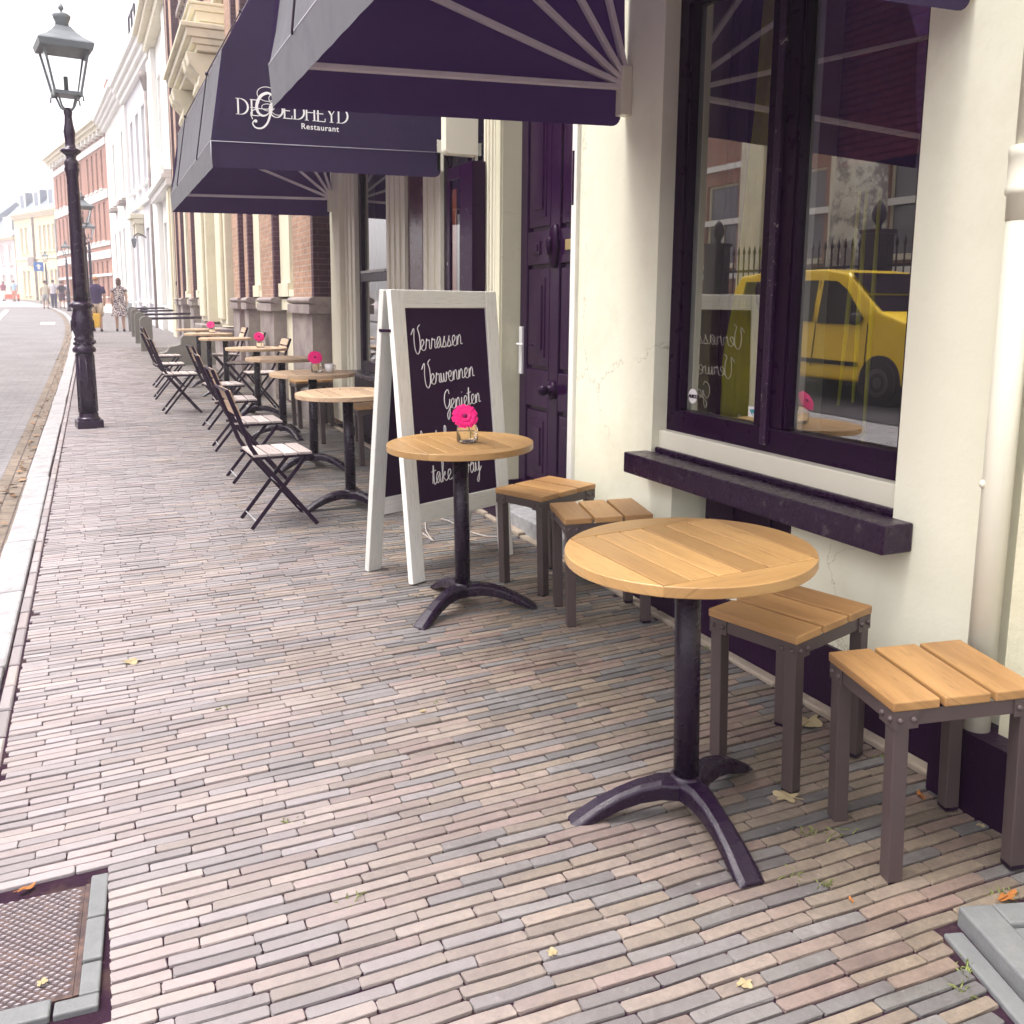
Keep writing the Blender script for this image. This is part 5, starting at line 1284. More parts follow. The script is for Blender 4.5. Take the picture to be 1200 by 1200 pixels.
# ================================================================== LEAVES AND WEEDS
def make_leaf(seed, k):
    rg = random.Random(seed); b = MB(); out = []
    n = 22
    for i in range(n):
        a = 2 * math.pi * i / n; r = (.55 + .45 * abs(math.cos(2.5 * a))) if k else (1.0 if abs(math.cos(a)) < .2 else .75 + .25 * abs(math.cos(a)))
        x, y = math.cos(a) * r, math.sin(a) * r * (.85 if k else .42)
        out.append(Vector((x, y, .12 * math.sin(3 * a + seed) + .10 * x * x)) )
    b.add([Vector((0, 0, .04))] + out, [(0, 1 + i, 1 + (i + 1) % n) for i in range(n)], None, None, True)
    b.tube([(0, 0, .05), (-.8, .03, .1), (-1.4, .1, .16)], .035, 5)
    return b
lf = [(make_leaf(3, 1).build('fallen_leaf', M['leaf'])), (make_leaf(8, 0).build('fallen_leaf', M['leafo']))]
LD = [(2.19, 2.30, .055, 0, 20, 'large pale leaf beside the foot of the second front stool'), (1.79, 1.955, .040, 0, 120, 'crumpled pale leaf in front of the second front stool'),
      (1.99, 1.375, .036, 1, 10, 'orange leaf beside the stone step'), (2.17, 1.80, .026, 1, 60, 'small orange leaf under the nearest stool'),
      (.06, 3.75, .036, 0, 0, 'pale leaf on the grey bricks left of centre'),
      (.86, 1.65, .016, 0, 70, 'tiny pale leaf on the bricks at the bottom centre'), (1.20, 1.40, .020, 0, 10, 'pale leaf below the cast iron base of the front table'),
      (-.23, 2.36, .022, 1, 30, 'brown leaf caught on the corner of the iron cover'), (-.18, 2.0, .014, 0, 80, 'pale leaf lying on the iron cover'),
      (.98, 2.9, .013, 0, 50, 'tiny pale leaf in the middle of the pavement'),
      (1.35, 4.08, .014, 0, 35, 'white scrap of leaf in front of the chalkboard'), (2.20, 1.62, .013, 0, 0, 'tiny pale leaf between the legs of the nearest stool'),
      (1.62, 1.52, .012, 1, 66, 'tiny brown leaf before the nearest stool')]
used = [0, 0]
for x, y, s, k, a, lb in LD:
    o = lf[k] if not used[k] else lf[k].copy()
    if used[k]: COL.objects.link(o)
    used[k] = 1; o.location = (x, y, G(y) + .004); o.scale = (s, s, s); o.rotation_euler = (R(random.uniform(-6, 6)), R(random.uniform(-6, 6)), R(a)); tag(o, lb, 'leaf', 'fallen leaves')
gl_ = MB(); rg = random.Random(5)
y = 3.0
while y < 40:                       # leaf litter lying in the gutter
    y += rg.uniform(.04, .26) * (1 + y * .02); cx = kerb_at(y) - .23 + rg.gauss(0, .05); r = rg.uniform(.018, .045); a = rg.uniform(0, 6.28); z = G(y) - .054 + rg.uniform(0, .006)
    P = [Vector((cx + r * math.cos(a + q) * (1 if i % 2 else .6), y + r * math.sin(a + q) * (1 if i % 2 else .6), z + rg.uniform(0, .016))) for i, q in enumerate([k * 1.047 for k in range(6)])]
    gl_.add(P, [list(range(6))], None)
M['litter'] = mat('gutter leaf litter', (.25, .15, .09), .7, .2, var=.2, rand=.7)
tag(gl_.build('leaf_litter', M['litter']), 'dry brown leaves lying along the gutter', 'leaf litter', kind='stuff')
wd_ = MB(); rg = random.Random(9)
for (cx, cy, n, r) in ((1.985, 1.385, 34, .05), (1.80, 1.76, 26, .045), (1.72, 1.79, 18, .035), (1.70, 1.245, 26, .035), (1.60, 1.60, 14, .03), (1.62, 1.20, 18, .03), (.42, 2.40, 10, .03), (.50, 2.0, 10, .04), (1.06, 2.95, 8, .03), (.33, 3.2, 8, .03), (2.26, 2.02, 16, .03), (2.27, 3.0, 10, .03), (1.55, 1.66, 12, .03)):
    for k in range(n):
        a = rg.uniform(0, 6.28); L = rg.uniform(.012, .040) ; q = Vector((cx + rg.gauss(0, r * .5), cy + rg.gauss(0, r * .3), G(cy) - .006)); d = Vector((math.cos(a), math.sin(a), rg.uniform(.3, 1.0))).normalized()
        s_ = Vector((-d.y, d.x, 0)).normalized() * .0022
        wd_.add([q - s_, q + s_, q + d * L * .6 + s_ * .7, q + d * L + Vector((0, 0, -L * .25)), q + d * L * .6 - s_ * .7], [(0, 1, 2, 3, 4)])
tag(wd_.build('weeds', M['weed']), 'small green weeds growing in the brick joints', 'weeds', kind='stuff')

# ================================================================== HOUSES DOWN THE STREET
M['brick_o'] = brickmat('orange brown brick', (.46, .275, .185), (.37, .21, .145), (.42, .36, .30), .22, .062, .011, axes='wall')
M['brick_shade'] = brickmat('brick with painted shade', (.080, .028, .052), (.058, .020, .042), (.15, .09, .11), .22, .062, .010, axes='wall')
M['brick_p'] = brickmat('pink red brick', (.42, .19, .135), (.34, .15, .11), (.45, .36, .32), .22, .062, .010, axes='wall', var=.2)
M['stone_c'] = mat('cream facade stone', (.72, .67, .52), .7, .3, var=.07, bump=.2, dirt=(.50, .46, .38), dscale=2.0, dlo=.5, dhi=.9)
M['stone_g'] = mat('weathered grey stone', (.34, .30, .28), .8, .3, var=.25, bump=.3, bscale=20, dirt=(.17, .12, .14), dscale=3, dlo=.42, dhi=.7)
M['white_r'] = mat('white render', (.80, .79, .76), .7, .3, var=.03, bump=.1)
M['lilac_r'] = mat('lilac grey render', (.62, .61, .64), .7, .3, var=.04, bump=.1)
M['yellow_r'] = mat('pale yellow render', (.74, .66, .44), .7, .3, var=.05)
M['pink_r'] = mat('pale pink render', (.62, .53, .52), .7, .3, var=.05)
M['greige_r'] = mat('pale grey render', (.62, .61, .58), .7, .3, var=.05)
M['slate'] = mat('blue slate roof', (.20, .24, .30), .5, .4, var=.25, vscale=3)
M['winframe'] = mat('white window frame', (.80, .80, .77), .5)
M['darkpane'] = mat('dark window pane', (.11, .10, .13), .06, .6, var=.2, vscale=1)
M['palepane'] = mat('curtained window pane', (.46, .46, .47), .08, .6, var=.2, vscale=1)

def house(label, x, y, th, L, Hh, wall_m, wins, depth=7.0, cornice=None, roof=None, zbase=None, name='house', pane='darkpane', frame='winframe'):
    """local x runs along the facade away from the camera, y points out to the street"""
    z0 = G(y) if zbase is None else zbase
    h = empty(name, (x, y, z0), R(90 + th), label, 'house')
    us = sorted({0, L} | {w_[0] for w_ in wins} | {w_[1] for w_ in wins}); vs_ = sorted({-1.0, Hh} | {w_[2] for w_ in wins} | {w_[3] for w_ in wins})
    b = MB(); RV = .16
    def inside(u, v): return any(w_[0] < u < w_[1] and w_[2] < v < w_[3] for w_ in wins)
    for u0, u1 in zip(us, us[1:]):
        for v0, v1 in zip(vs_, vs_[1:]):
            if not inside((u0 + u1) / 2, (v0 + v1) / 2): b.quad((u1, 0, v0), (u0, 0, v0), (u0, 0, v1), (u1, 0, v1), rand=.5)
    for w_ in wins:
        a, c, v0, v1 = w_[:4]
        for q in (((a, 0, v0), (a, -RV, v0), (a, -RV, v1), (a, 0, v1)), ((c, -RV, v0), (c, 0, v0), (c, 0, v1), (c, -RV, v1)), ((a, 0, v1), (a, -RV, v1), (c, -RV, v1), (c, 0, v1)), ((a, -RV, v0), (a, 0, v0), (c, 0, v0), (c, -RV, v0))): b.quad(*q, rand=.5)
    b.quad((0, 0, -1), (0, -depth, -1), (0, -depth, Hh), (0, 0, Hh), rand=.5); b.quad((L, -depth, -1), (L, 0, -1), (L, 0, Hh), (L, -depth, Hh), rand=.5)
    b.quad((0, -depth, -1), (L, -depth, -1), (L, -depth, Hh), (0, -depth, Hh), rand=.5)
    if not roof: b.quad((0, 0, Hh), (0, -depth, Hh), (L, -depth, Hh), (L, 0, Hh), rand=.5)
    b.build('wall', wall_m, h)
    cache = {}
    for w_ in wins:
        a, c, v0, v1 = w_[:4]; pm = w_[4] if len(w_) > 4 else pane; key = (round(c - a, 3), round(v1 - v0, 3), pm)
        if key not in cache:
            wd, ht = c - a, v1 - v0; f = .07
            b = MB(); b.box((0, -.06, 0), (f, 0, ht)); b.box((wd - f, -.06, 0), (wd, 0, ht)); b.box((f, -.059, 0), (wd - f, -.001, f)); b.box((f, -.059, ht - f), (wd - f, -.001, ht)); b.box((f, -.055, ht * .55), (wd - f, -.003, ht * .55 + .05))
            if wd > .7: b.box((wd / 2 - .025, -.055, f), (wd / 2 + .025, -.004, ht * .55))
            b.box((-.06, .001, -.09), (wd + .06, RV + .09, -.002))
            o = b.build('window', M[frame], h)
            g = MB(); g.quad((wd - f, -.04, f), (f, -.04, f), (f, -.04, ht - f), (wd - f, -.04, ht - f)); g.build('pane', M[pm], o); cache[key] = o; o.location = (a, -RV + .06, v0)
        else: copy_tree(cache[key], loc=(a, -RV + .06, v0), parent=h)
    if cornice:
        b = MB(); m_, hh, pr = cornice
        for k in range(4): b.box((-.0 - .02 * k, -.1, Hh - hh + hh * k / 4 + .001), (L + .02 * k, .06 + pr * (k + 1) / 4, Hh - hh + hh * (k + 1) / 4))
        b.build('cornice', m_, h)
    if roof:
        rm_m, rh = roof; b = MB(); e_ = .25
        b.add([(-.05, e_, Hh), (L + .05, e_, Hh), (L + .05, -depth / 2, Hh + rh), (-.05, -depth / 2, Hh + rh), (-.05, -depth - .1, Hh), (L + .05, -depth - .1, Hh)],
              [(1, 0, 3, 2), (3, 4, 5, 2), (0, 4, 3), (5, 1, 2), (0, 1, 5, 4)]); b.build('roof', rm_m, h)
    return h
def hpart(h, name, m, boxes, bevel=0):
    b = MB()
    for lo, hi in boxes: b.box(lo, hi)
    return b.build_each(name, m, h, None, bevel)[0]

# ---- brick house with stone piers and a grand portal (y 9.95 .. 28.2)
BY = 9.95
def U(y): return y - BY
bh = house('orange brick house with stone ledges and a grand stone portal', FX + .03, BY, 0, 18.3, 11.5, M['brick_o'],
           [(U(11.25), U(12.3), 1.48, 3.4, 'palepane'), (U(13.6), U(14.4), 1.48, 3.4, 'palepane'), (U(11.25), U(12.3), 4.6, 6.8), (U(13.6), U(14.4), 4.6, 6.8),
            (U(21.9), U(22.9), 1.48, 3.4, 'palepane'), (U(21.9), U(22.9), 4.9, 6.8), (U(24.6), U(25.5), 1.48, 3.4, 'palepane'), (U(24.6), U(25.5), 4.9, 6.8), (U(17.6), U(19.0), 6.7, 8.8, 'palepane')], cornice=(M['stone_c'], .5, .3), frame='stone_c')
piers = [(10.02, 11.15), (12.40, 13.45), (14.55, 15.0), (15.5, 16.3), (20.8, 21.5), (23.2, 24.0), (26.0, 26.8), (27.5, 28.15)]
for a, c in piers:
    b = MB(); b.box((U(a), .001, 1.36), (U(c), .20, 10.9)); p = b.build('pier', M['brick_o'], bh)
    b = MB(); b.box((U(a) - .004, -.02, 1.36), (U(a) + .11, .204, 10.9)); b.build('painted_shade', M['brick_shade'], p)  # dark slab paints shade onto the pier side facing the camera
    b = MB(); b.box((U(a) - .05, .001, 1.20), (U(c) + .05, .27, 1.30)); b.lathe([(.05, 0), (.05, 1)], n=4) if False else None
    n = 8; P = [(.001, 1.30)] + [(.20 + .075 * math.sin(k * math.pi / n), 1.30 + .042 - .042 * math.cos(k * math.pi / n)) for k in range(n + 1)] + [(.001, 1.384)]
    b.prism(P, U(a) - .06, U(c) + .06, Matrix(((0, 0, 1, 0), (1, 0, 0, 0), (0, 1, 0, 0), (0, 0, 0, 1)))); b.build('ledge', M['stone_g'], p)
    b = MB(); b.box((U(a), .001, -1), (U(c), .225, 1.199)); b.box((U(a) - .01, .0, -1), (U(a) + .06, .232, 1.195)); b.build('plinth', M['stone_g'], p)
b = MB(); 
for a, c in ((11.15, 12.4), (13.45, 14.55), (21.5, 23.2), (24.0, 26.0)):
    b.box((U(a) + .051, .001, 1.22), (U(c) - .051, .13, 1.36)); b.box((U(a) + .002, .001, -1), (U(c) - .002, .06, 1.2195))
b.build('window_plinth', M['stone_c'], bh)
for a, c in ((11.75, 12.385), (14.0, 14.535), (22.7, 23.185), (25.5, 25.985)):
    b = MB(); b.box((U(a), .001, 1.561), (U(c), .125, 3.9)); b.box((U(a) - .02, .0015, 1.39), (U(c) - .002, .16, 1.56)); b.build('window_jamb', M['stone_c'], bh)
b = MB(); b.box((U(15.05), .001, -1), (U(15.45), .12, 10.9)); b.build('pink_strip', M['brick_p'], bh)
# the portal
pt_ = MB()
for a, c in ((16.5, 17.5), (19.4, 20.6)):
    pt_.box((U(a), .001, .9), (U(c), .30, 4.55)); pt_.box((U(a) + .18, .3005, 1.0), (U(c) - .18, .36, 4.4))
pt_.box((U(17.5) + .001, .001, -.5), (U(19.4) - .001, .05, 4.55))
portal = pt_.build('portal', M['stone_c'], bh, None, .02)
pb_ = MB()
for a, c in ((16.45, 17.55), (19.35, 20.65)): pb_.box((U(a), .001, -1), (U(c), .40, .72)); pb_.box((U(a) - .04, .002, .7205), (U(c) + .04, .45, .85))
pb_.build_each('portal_base', M['stone_g'], portal, None, .02)
en = MB()
def tiers(mb, a, c, z, out, steps):
    for (dz, o_) in steps:
        mb.box((U(a) - o_ * .35, .0, z), (U(c) + o_ * .35, out + o_, z + dz - .002)); z += dz
    return z
z = tiers(en, 16.5, 20.6, 4.56, .30, ((.22, .0), (.10, .10), (.16, .04)))
for yc_ in (16.8, 17.35, 19.8, 20.3):           # carved consoles
    en.prism([(.3, 4.62), (.50, 4.70), (.62, 4.86), (.58, 5.02), (.74, 5.20), (.78, 5.38), (.3, 5.38)], U(yc_) - .16, U(yc_) + .16, Matrix(((0, 0, 1, 0), (1, 0, 0, 0), (0, 1, 0, 0), (0, 0, 0, 1))))
z = tiers(en, 16.55, 20.55, 5.39, .62, ((.10, .0), (.10, .08), (.14, .16), (.08, .24)))
en.build('entablature', M['stone_c'], portal, None, .015)
bal = MB(); z = tiers(bal, 17.3, 20.2, 5.83, .42, ((.12, .0), (.10, .05), (.16, .12), (.10, .20), (.05, .24)))
bal.build('balcony', M['stone_c'], portal, None, .015)
ub = MB()
for k in range(9): ub.lathe([(.05, 0), (.07, .15), (.04, .32), (.05, .5)], (U(17.4) + k * .34, .50, z), 10)
ub.box((U(17.25), .40, z + .5), (U(20.25), .60, z + .6)); ub.build('balustrade', M['stone_g'], portal)
dpb = empty('drainpipe', (2.24, 28.02, G(28)), 0, 'dark downpipe at the far edge of the brick house', 'drainpipe')
b = MB(); b.tube([(0, 0, -.3), (0, 0, 11.0)], .075, 10); b.build('pipe', M['iron'], dpb)
b = MB(); [b.lathe([(.085, 0), (.095, .03), (.095, .09), (.085, .12)], (0, 0, z_), 12) for z_ in (1.5, 4.2, 7.0, 9.6)]; b.build_each('clamp', M['iron'], dpb)

# ---- white house with tall pilasters
w1 = house('white stuccoed house with tall pilasters beside the brick house', 2.33, 28.3, .8, 6.0, 13.5, M['white_r'],
           [(1.9, 2.9, .9, 3.6, 'palepane'), (3.9, 4.9, .9, 3.6, 'palepane'), (1.9, 2.9, 5.4, 8.2, 'palepane'), (3.9, 4.9, 5.4, 8.2, 'palepane'), (2.9, 3.9, 10.4, 12.2, 'palepane')], cornice=(M['white_r'], .5, .45))
hpart(w1, 'pilaster', M['stone_c'], [((.25, .001, -1), (1.15, .18, 4.3)), ((.45, .1805, .8), (.95, .23, 4.2))], .01)
hpart(w1, 'pilaster', M['white_r'], [((5.2, .001, -1), (5.95, .16, 9.2)), ((.3, .001, 4.9), (1.1, .14, 9.2))], .01)
hpart(w1, 'string_course', M['white_r'], [((.0, .0, 4.31), (6.0, .30, 4.5)), ((.0, .0, 4.502), (6.0, .42, 4.62)), ((.0, .0, 4.622), (6.0, .36, 4.75))], .01)
hpart(w1, 'cornice', M['stone_c'], [((-.02, .0, 9.22), (6.02, .30, 9.5)), ((-.03, .0, 9.502), (6.03, .48, 9.72)), ((-.04, .0, 9.722), (6.04, .62, 9.9))], .01)
hpart(w1, 'attic_band', M['white_r'], [((.0, .001, 9.902), (6.0, .12, 12.6))])
# ---- lilac grey house and white house share the long eaves
th1 = 3.85
def along(x, y, th, d): return x - math.sin(R(th)) * d, y + math.cos(R(th)) * d
ax_, ay_ = 2.24, 34.35
lw = [(u, u + .95, .95, 3.7, 'palepane') for u in (1.2, 3.1, 6.6)] + [(u, u + .95, 5.3, 8.1, 'palepane') for u in (1.0, 2.9, 4.8, 6.7)]
w2 = house('lilac grey house with a wall lantern and pale windows', ax_, ay_, th1, 9.3, 10.0, M['lilac_r'], lw, cornice=(M['white_r'], .9, .5), roof=(M['slate'], 2.6))
hpart(w2, 'string_course', M['white_r'], [((0, .001, 4.55), (9.3, .14, 4.8))], .01)
hpart(w2, 'pilaster', M['white_r'], [((.05, .001, -1), (.8, .14, 9.0)), ((8.5, .001, -1), (9.25, .12, 9.0))], .01)
hpart(w2, 'door_hood', M['stone_c'], [((4.6, .001, 3.9), (5.8, .35, 4.1)), ((4.55, .001, 4.102), (5.85, .5, 4.28)), ((4.7, .001, 3.5), (4.9, .3, 3.899)), ((5.5, .001, 3.5), (5.7, .3, 3.899))], .02)
hpart(w2, 'door', M['greige_r'], [((4.75, .001, -.2), (5.65, .03, 3.4))])
dpc = empty('drainpipe', (along(ax_, ay_, th1, .85)[0] - .16, along(ax_, ay_, th1, .85)[1], G(35)), 0, 'grey downpipe with a hopper between the pilastered house and the lilac one', 'drainpipe')
b = MB(); b.tube([(0, 0, -.3), (0, 0, 8.3)], .07, 10); b.build('pipe', M['stone_g'], dpc)
b = MB(); b.lathe([(.08, 8.1), (.19, 8.5), (.22, 8.52), (.22, 8.7), (.15, 8.72)], n=12); b.build('hopper', M['stone_g'], dpc)
wlx, wly = along(ax_, ay_, th1, 4.2)
wlan = empty('wall_lantern', (wlx - .02, wly, G(wly) + 2.6), 0, 'dark wall lantern on the lilac grey house', 'wall lantern')
b = MB(); b.tube(smooth_path([(.04, 0, .7), (-.25, 0, .85), (-.42, 0, .72)], 5), .025, 6); b.build('bracket', M['iron'], wlan)
b = MB(); b.lathe([(.02, .3), (.06, .34), (.10, .58), (.13, .60), (.04, .70), (.02, .72)], (-.42, 0, 0), 6); b.build('lantern', M['lamp_top'], wlan)
bx_, by_ = along(ax_, ay_, th1, 9.35)
dw = [(u, u + .8, .9, 4.1) for u in (.5, 2.3, 4.2, 6.4)] + [(u, u + .85, 5.4, 8.2) for u in (1.2, 5.2)]
w3h = house('white house with tall dark shuttered windows and a brick chimney', bx_, by_, th1, 9.4, 10.0, M['white_r'], dw, cornice=(M['white_r'], .7, .5), roof=(M['slate'], 2.6))
hpart(w3h, 'balcony_sill', M['stone_g'], [((1.0, .0, 5.05), (2.3, .3, 5.2)), ((5.0, .0, 5.05), (6.3, .3, 5.2))])
hpart(w3h, 'plinth', M['bluestone'], [((0, .001, -1), (9.4, .06, .72))])
hpart(w3h, 'chimney', M['brick_p'], [((7.2, -1.2, 9.9), (8.7, -.1, 11.35)), ((7.1, -1.3, 11.352), (8.8, 0, 11.5))])
M['frostglass'] = mat('pale roof glass', (.55, .62, .66), .15, .6)
gx_, gy_ = along(ax_, ay_, th1, 6.4)
gt = empty('roof_terrace_screen', (gx_ + .25, gy_, G(gy_) + 9.98), R(90 + th1), 'dark framed glass screen standing on the roof of the lilac house', 'glass screen')
b = MB(); g = MB()
for k in range(3):
    b.box((k * 1.0 - .04, -.04, 0), (k * 1.0 + .04, .04, 2.4)); 
b.box((0, -.035, 2.32), (2, .035, 2.4)); b.box((0, -.035, .9), (2, .035, .97)); b.build('frame', M['iron'], gt); g.box((.045, -.01, .05), (.955, .01, .89)); g.box((1.045, -.01, .05), (1.955, .01, .89)); g.build('glass', M['frostglass'], gt)

# ---- banded brick house
bw = []
for fl in (.9, 3.9, 6.6):
    bw += [(u, u + .55, fl, fl + (2.0 if fl > 1 else 1.9)) for u in (1.0, 2.3, 3.6, 4.9, 7.2, 8.5, 9.8, 12.5, 14, 15.5)]
b6 = house('pink brick house banded with white stone, beyond the white houses', 1.0, 53.75, 10.3, 17.0, 10.0, M['brick_p'], bw, cornice=(M['stone_c'], .7, .6), roof=(M['slate'], 2.5), pane='palepane')
hpart(b6, 'stone_band', M['white_r'], [((-.01, .0, z_), (17.01, .07, z_ + hh)) for z_, hh in ((.0, .5), (2.95, .42), (3.62, .2), (6.05, .45), (8.75, .35), (2.0, .14))])
for k in range(15): hpart(b6, 'roof_bracket', M['white_r'], [((.3 + k * 1.1, .0, 9.2), (.5 + k * 1.1, .35, 9.498))])

# ---- yellow house with dormers
yw = []
for fl, hh in ((.6, 2.3), (4.6, 2.3)): yw += [(u, u + .75, fl, fl + hh) for u in (1.5, 5.0, 6.1, 7.2, 8.3, 12.0, 13.2)]
yh = house('pale yellow house with slate dormers facing down the street', -1.0, 87.6, 21.25, 15.6, 8.2, M['yellow_r'], yw, cornice=(M['stone_c'], .5, .35), roof=(M['slate'], 3.4), pane='palepane', frame='stone_c')
for u in (1.6, 6.0, 9.6, 13.4):
    d = MB(); d.box((u, -2.2, 8.5), (u + 1.5, -.5, 10.2)); o = d.build('dormer', M['slate'], yh)
    d = MB(); d.box((u - .05, -.5, 8.4), (u + 1.55, -.42, 10.25)); d.build('dormer_front', M['white_r'], o)
    d = MB(); d.box((u + .25, -.419, 8.7), (u + 1.25, -.40, 10.0)); d.build('pane', M['slate'], o)
hpart(yh, 'chimney', M['brick_p'], [((4.2, -4.2, 10.5), (6.2, -3.2, 12.6))])
hpart(yh, 'chimney', M['stone_g'], [((11.5, -4.0, 10.5), (12.6, -3.2, 12.4))])
for u in (4.4, 10.2): hpart(yh, 'downpipe', M['stone_g'], [((u, .02, -.5), (u + .16, .18, 7.7))])
hpart(yh, 'sign_board', M['stone_g'], [((10.0, .18, 3.3), (11.6, .30, 4.1))])
hpart(yh, 'string_course', M['stone_c'], [((0, .0, 3.9), (15.6, .08, 4.1))])
ex_, ey_ = along(-1.0, 87.6, 21.25, 15.8)
p8 = house('pale pink house with a low slate roof left of the yellow one', ex_, ey_, 24, 8, 6.0, M['pink_r'], [(u, u + .8, fl, fl + 1.9) for fl in (.5, 3.4) for u in (.8, 2.8, 4.8, 6.6)], cornice=(M['stone_c'], .3, .25), roof=(M['slate'], 3.6), pane='palepane')
d = MB(); d.box((1.6, -2.2, 6.3), (3.6, -.5, 8.0)); o = d.build('dormer', M['slate'], p8); d = MB(); d.box((1.55, -.5, 6.2), (3.65, -.42, 8.05)); d.build('dormer_front', M['white_r'], o)
fx_, fy_ = along(ex_, ey_, 24, 8.1)
house('pale grey house at the far left edge of the street', fx_, fy_, 26, 26, 7.0, M['greige_r'], [(u, u + .8, fl, fl + 2.1) for fl in (.5, 3.9) for u in (.8, 2.8, 4.8, 6.8, 8.8, 11, 13, 15)], cornice=(M['stone_c'], .3, .25), roof=(M['slate'], 3.0), pane='palepane')

# ================================================================== ACROSS THE STREET (seen mirrored in the window)
M['vanyellow'] = mat('yellow car paint', (.86, .58, .02), .3, .4, var=.03, coat=.3)
M['carglass'] = mat('dark car glass', (.012, .006, .016), .08, .25, var=.1)
M['tyre'] = mat('tyre rubber', (.02, .012, .02), .8)
M['hub'] = mat('grey hub cap', (.09, .08, .10), .35, .5, metal=.3)
van = empty('parked_van', (-5.0, 10.85, G(10.85) - .06), R(180), 'yellow parked van across the street, mirrored in the big window', 'van')
# local: x towards -X (away from the camera side), y towards -Y (front of van is +y)
prof = [(-2.20, .42), (-2.24, .80), (-2.20, 1.10), (-2.12, 1.60), (-2.0, 1.80), (-1.2, 1.865), (.0, 1.86), (.45, 1.80), (.88, 1.50), (1.22, 1.26), (1.80, 1.10), (2.12, .98), (2.22, .70), (2.20, .35), (1.75, .28), (-1.8, .28)]
def hw(z): return .88 if z < .95 else .88 - (z - .95) * .16
b = MB(); n = len(prof); cx = .9
vs = [(cx - hw(z), y, z) for y, z in prof] + [(cx + hw(z), y, z) for y, z in prof]
b.add(vs, [list(range(n)), list(reversed(range(n, 2 * n)))] + [[i, n + i, n + (i + 1) % n, (i + 1) % n] for i in range(n)], .5)
b.build('body', M['vanyellow'], van, None, .05, 3)
def side_pane(poly, name='side_window', m='carglass', dx=.006):
    for s_ in (-1, 1):
        b = MB(); v2 = [(cx + s_ * (hw(z) + dx), y, z) for y, z in poly]; b.add(v2, [list(range(len(poly))) if s_ < 0 else list(reversed(range(len(poly))))], .5); o = b.build(name, M[m], van)
        sl_ = o.modifiers.new('s', 'SOLIDIFY'); sl_.thickness = .006
side_pane([(.02, 1.08), (.86, 1.08), (.93, 1.16), (.52, 1.56), (.30, 1.68), (.02, 1.70)])
side_pane([(-1.9, 1.12), (-.10, 1.10), (-.10, 1.70), (-1.82, 1.70)])
side_pane([(-1.0, .52), (.9, .50), (.9, .56), (-1.0, .58)], 'side_moulding', 'tyre', .012)
side_pane([(1.02, .50), (1.035, .50), (1.035, 1.10), (1.02, 1.10)], 'door_seam', 'tyre', .003); side_pane([(-.06, .45), (-.045, .45), (-.045, 1.70), (-.06, 1.70)], 'door_seam', 'tyre', .003)
b = MB(); b.add([(cx - .77, .91, 1.49), (cx + .77, .91, 1.49), (cx + .72, .50, 1.775), (cx - .72, .50, 1.775)], [(0, 1, 2, 3)]); b.v = [Vector((p.x, p.y + .02, p.z + .025)) for p in b.v]
b.add([(cx - .80, 1.22, 1.27), (cx + .80, 1.22, 1.27), (cx + .77, .915, 1.486), (cx - .77, .915, 1.486)], [(0, 1, 2, 3)]); b.build('windscreen', M['carglass'], van)
for s_ in (-1, 1):
    for yy in (1.32, -1.38):
        rot = Matrix.Translation((cx + s_ * .80, yy, .31)) @ Matrix.Rotation(R(90 * s_), 4, 'Y')
        b = MB(); b.lathe([(.36, -.08), (.37, .098), (.33, .10)], n=28, mx=Matrix.Translation((0, 0, .03)) @ rot if False else rot); b.build('wheel_arch', M['tyre'], van)
        b = MB(); b.lathe([(.19, .06), (.30, .05), (.31, .07), (.31, .115), (.29, .125), (.20, .12)], n=28, mx=rot); wo_ = b.build('wheel', M['tyre'], van)
        b = MB(); b.lathe([(.19, .08), (.20, .118), (.17, .13), (.10, .112), (.05, .13), (.01, .132)], n=20, mx=rot); b.build('hub_cap', M['hub'], wo_)
    b = MB(); b.sphere((cx + s_ * 1.0, .92, 1.16), (.12, .06, .09), 12, 8); b.build('wing_mirror', M['tyre'], van)
    b = MB(); b.sphere((cx + s_ * .66, 2.10, .86), (.16, .10, .10), 12, 8); b.build('headlight', M['hub'], van)
van.scale = (1, 1, 1.04)
# far pavement, railings, tree, brick building
bay = MB(); bay.quad((-6.95, -4, G(-4) - .045), (-3.7, -4, G(-4) - .045), (-3.7, 30, G(30) - .045), (-6.95, 30, G(30) - .045))
tag(bay.build('parking_bay', mat('dark asphalt of the parking bay', (.035, .030, .036), .8, .3, var=.3, vscale=8, bump=.3)), kind='structure')
op = MB(); op.box((-14, -4, -.6), (-6.9, 60, .0)); op.v = [Vector((v.x, v.y, v.z + G(v.y) + (.02 if v.z > -.1 else 0))) for v in op.v]
tag(op.build('opposite_pavement', M['farpave']), kind='structure')
fc = empty('iron_railing', (-7.6, 13, G(13)), 0, 'dark iron spiked railing on a low wall across the street, mirrored in the window', 'railing')
b = MB(); b.box((-.15, -6, -.3), (.15, 9, .45)); b.build('low_wall', M['stone_g'], fc)
b = MB()
k = 0; yy = -5.95
while yy < 9:
    z0 = .45 + 0; b.tube([(0, yy, z0), (0, yy, 2.35)], .016, 5, False); b.lathe([(.016, 2.33), (.035, 2.38), (.004, 2.52)], (0, yy, 0), 5); yy += .17
b.bar((0, -6, .62), (0, 9, .62), .05, .05); b.bar((0, -6, 2.0), (0, 9, 2.0), .05, .05); b.build('bars', M['iron'], fc)
for yy in (-4.2, -.75, 3.8, 7.6):
    b = MB(); b.box((-.19, yy - .19, .46), (.19, yy + .19, 2.55)); b.box((-.22, yy - .22, 2.551), (.22, yy + .22, 2.62)); b.lathe([(.05, 2.62), (.05, 2.7), (.11, 2.78), (.13, 2.88), (.10, 3.0), (.02, 3.12)], (0, yy, 0), 12); b.build('gate_post', M['iron'], fc)
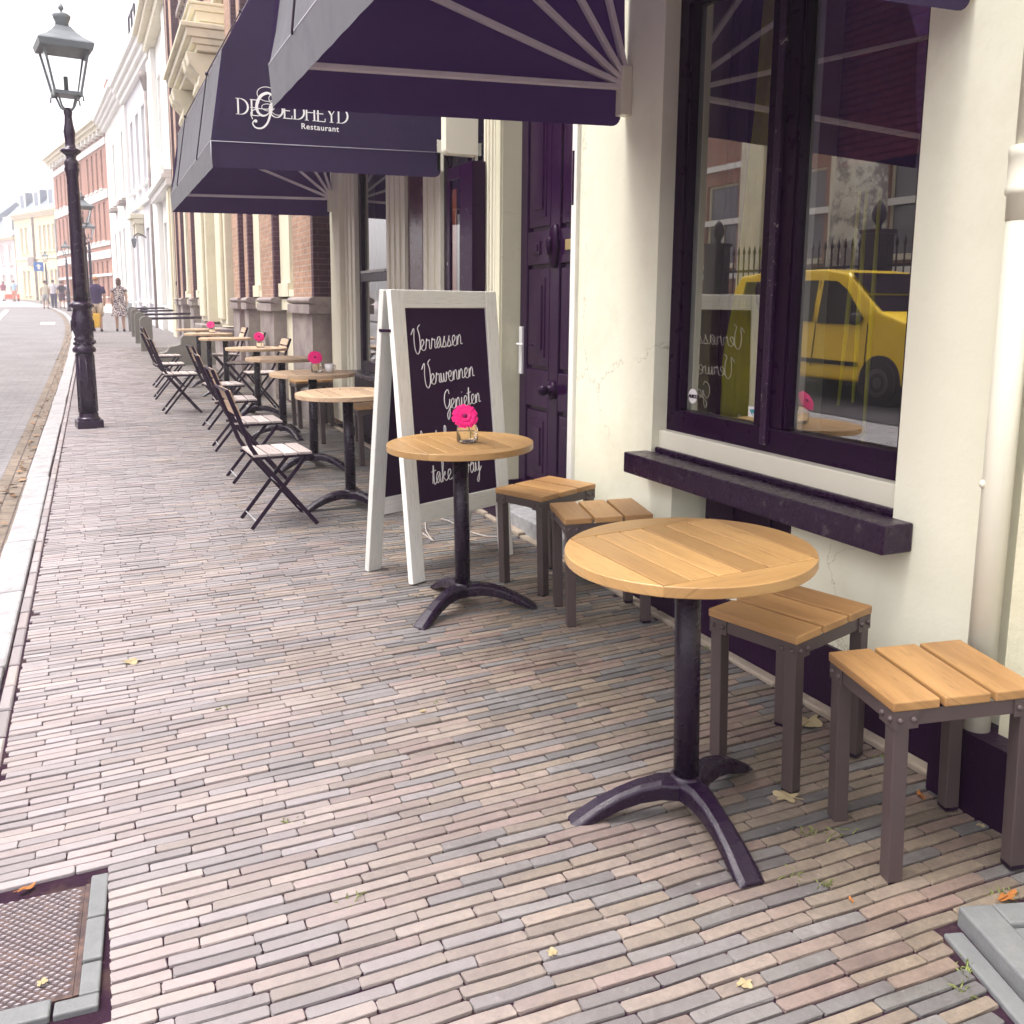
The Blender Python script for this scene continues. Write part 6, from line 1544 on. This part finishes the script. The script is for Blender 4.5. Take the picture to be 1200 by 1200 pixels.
M['bark'] = mat('plane tree bark', (.62, .60, .52), .85, .2, var=.3, vscale=3, bump=.6, bscale=6, dirt=(.24, .21, .20), dscale=2.6, dlo=.45, dhi=.55)
M['foliage'] = mat('plane tree leaves', (.09, .12, .035), .6, .3, var=.4, vscale=1.5, rand=.5)
tr_ = empty('plane_tree', (-9.2, 14.3, G(14.3)), 0, 'thick pale plane tree behind the railing, mirrored in the window', 'tree')
b = MB(); b.tube([(0, 0, -.4), (.02, 0, .3), (.04, .02, 1.6), (.0, .05, 3.2), (.05, .0, 4.6)], [.82, .66, .58, .54, .46], 20)
for a in (0, 1.3, 2.5, 3.8, 5.1): b.tube(smooth_path([(.03, 0, 4.2), (.9 * math.cos(a), .9 * math.sin(a), 5.4), (2.1 * math.cos(a), 2.1 * math.sin(a), 7.0), (2.9 * math.cos(a + .2), 2.9 * math.sin(a + .2), 8.4)], 4), [.26 - .018 * i for i in range(13)], 8)
b.build('trunk', M['bark'], tr_)
b = MB(); rg = random.Random(21); cs = [(rg.gauss(0, 1.7), rg.gauss(0, 1.7), rg.gauss(8.0, 1.1)) for _ in range(34)]
for _ in range(3200):
    c = rg.choice(cs); p = Vector((c[0] + rg.gauss(0, .6), c[1] + rg.gauss(0, .6), c[2] + rg.gauss(0, .5))); d = Vector((rg.gauss(0, 1), rg.gauss(0, 1), rg.gauss(0, .6))).normalized(); s_ = d.orthogonal().normalized(); r = rg.uniform(.10, .19)
    b.add([p - d * r, p + s_ * r * .8, p + d * r, p - s_ * r * .8], [(0, 1, 2, 3)])
b.build('crown', M['foliage'], tr_)
M['brick_r'] = brickmat('warm red brick', (.34, .14, .09), (.27, .11, .08), (.30, .24, .20), .22, .065, .010, axes='wall')
oh = house('red brick building with cream pillars across the street, mirrored in the window', -12.5, 34, 180, 30, 9.0, M['brick_r'], [(u, u + 1.5, 2.2, 4.6) for u in (3, 6.5, 10, 13.6, 17.2, 20.8, 24.4)], cornice=(M['stone_c'], .6, .4), frame='stone_c')
for u in (1.2, 5.0, 8.5, 12.0, 15.6, 19.2, 22.8, 26.4): hpart(oh, 'pillar', M['stone_c'], [((u, .001, -1), (u + 1.0, .35, 8.3))], .03)
hpart(oh, 'stone_band', M['white_r'], [((0, .0, z_), (30, .08, z_ + .16)) for z_ in (1.8, 3.4, 5.0)])

# ================================================================== AIR
hz = MB(); hz.box((-75, -12, -2.5), (30, 150, 16.5))
_m = bpy.data.materials.new('pale street haze'); _m.use_nodes = True; _t = _m.node_tree; _t.nodes.clear()
_o = N(_t, 'ShaderNodeOutputMaterial'); _v = N(_t, 'ShaderNodeVolumePrincipled'); _v.inputs['Color'].default_value = (.97, .95, .97, 1); _v.inputs['Density'].default_value = .0040; _v.inputs['Anisotropy'].default_value = .3
_t.links.new(_v.outputs[0], _o.inputs['Volume'])
hzo = tag(hz.build('haze', _m), 'thin bright haze hanging in the street', 'haze', kind='stuff')
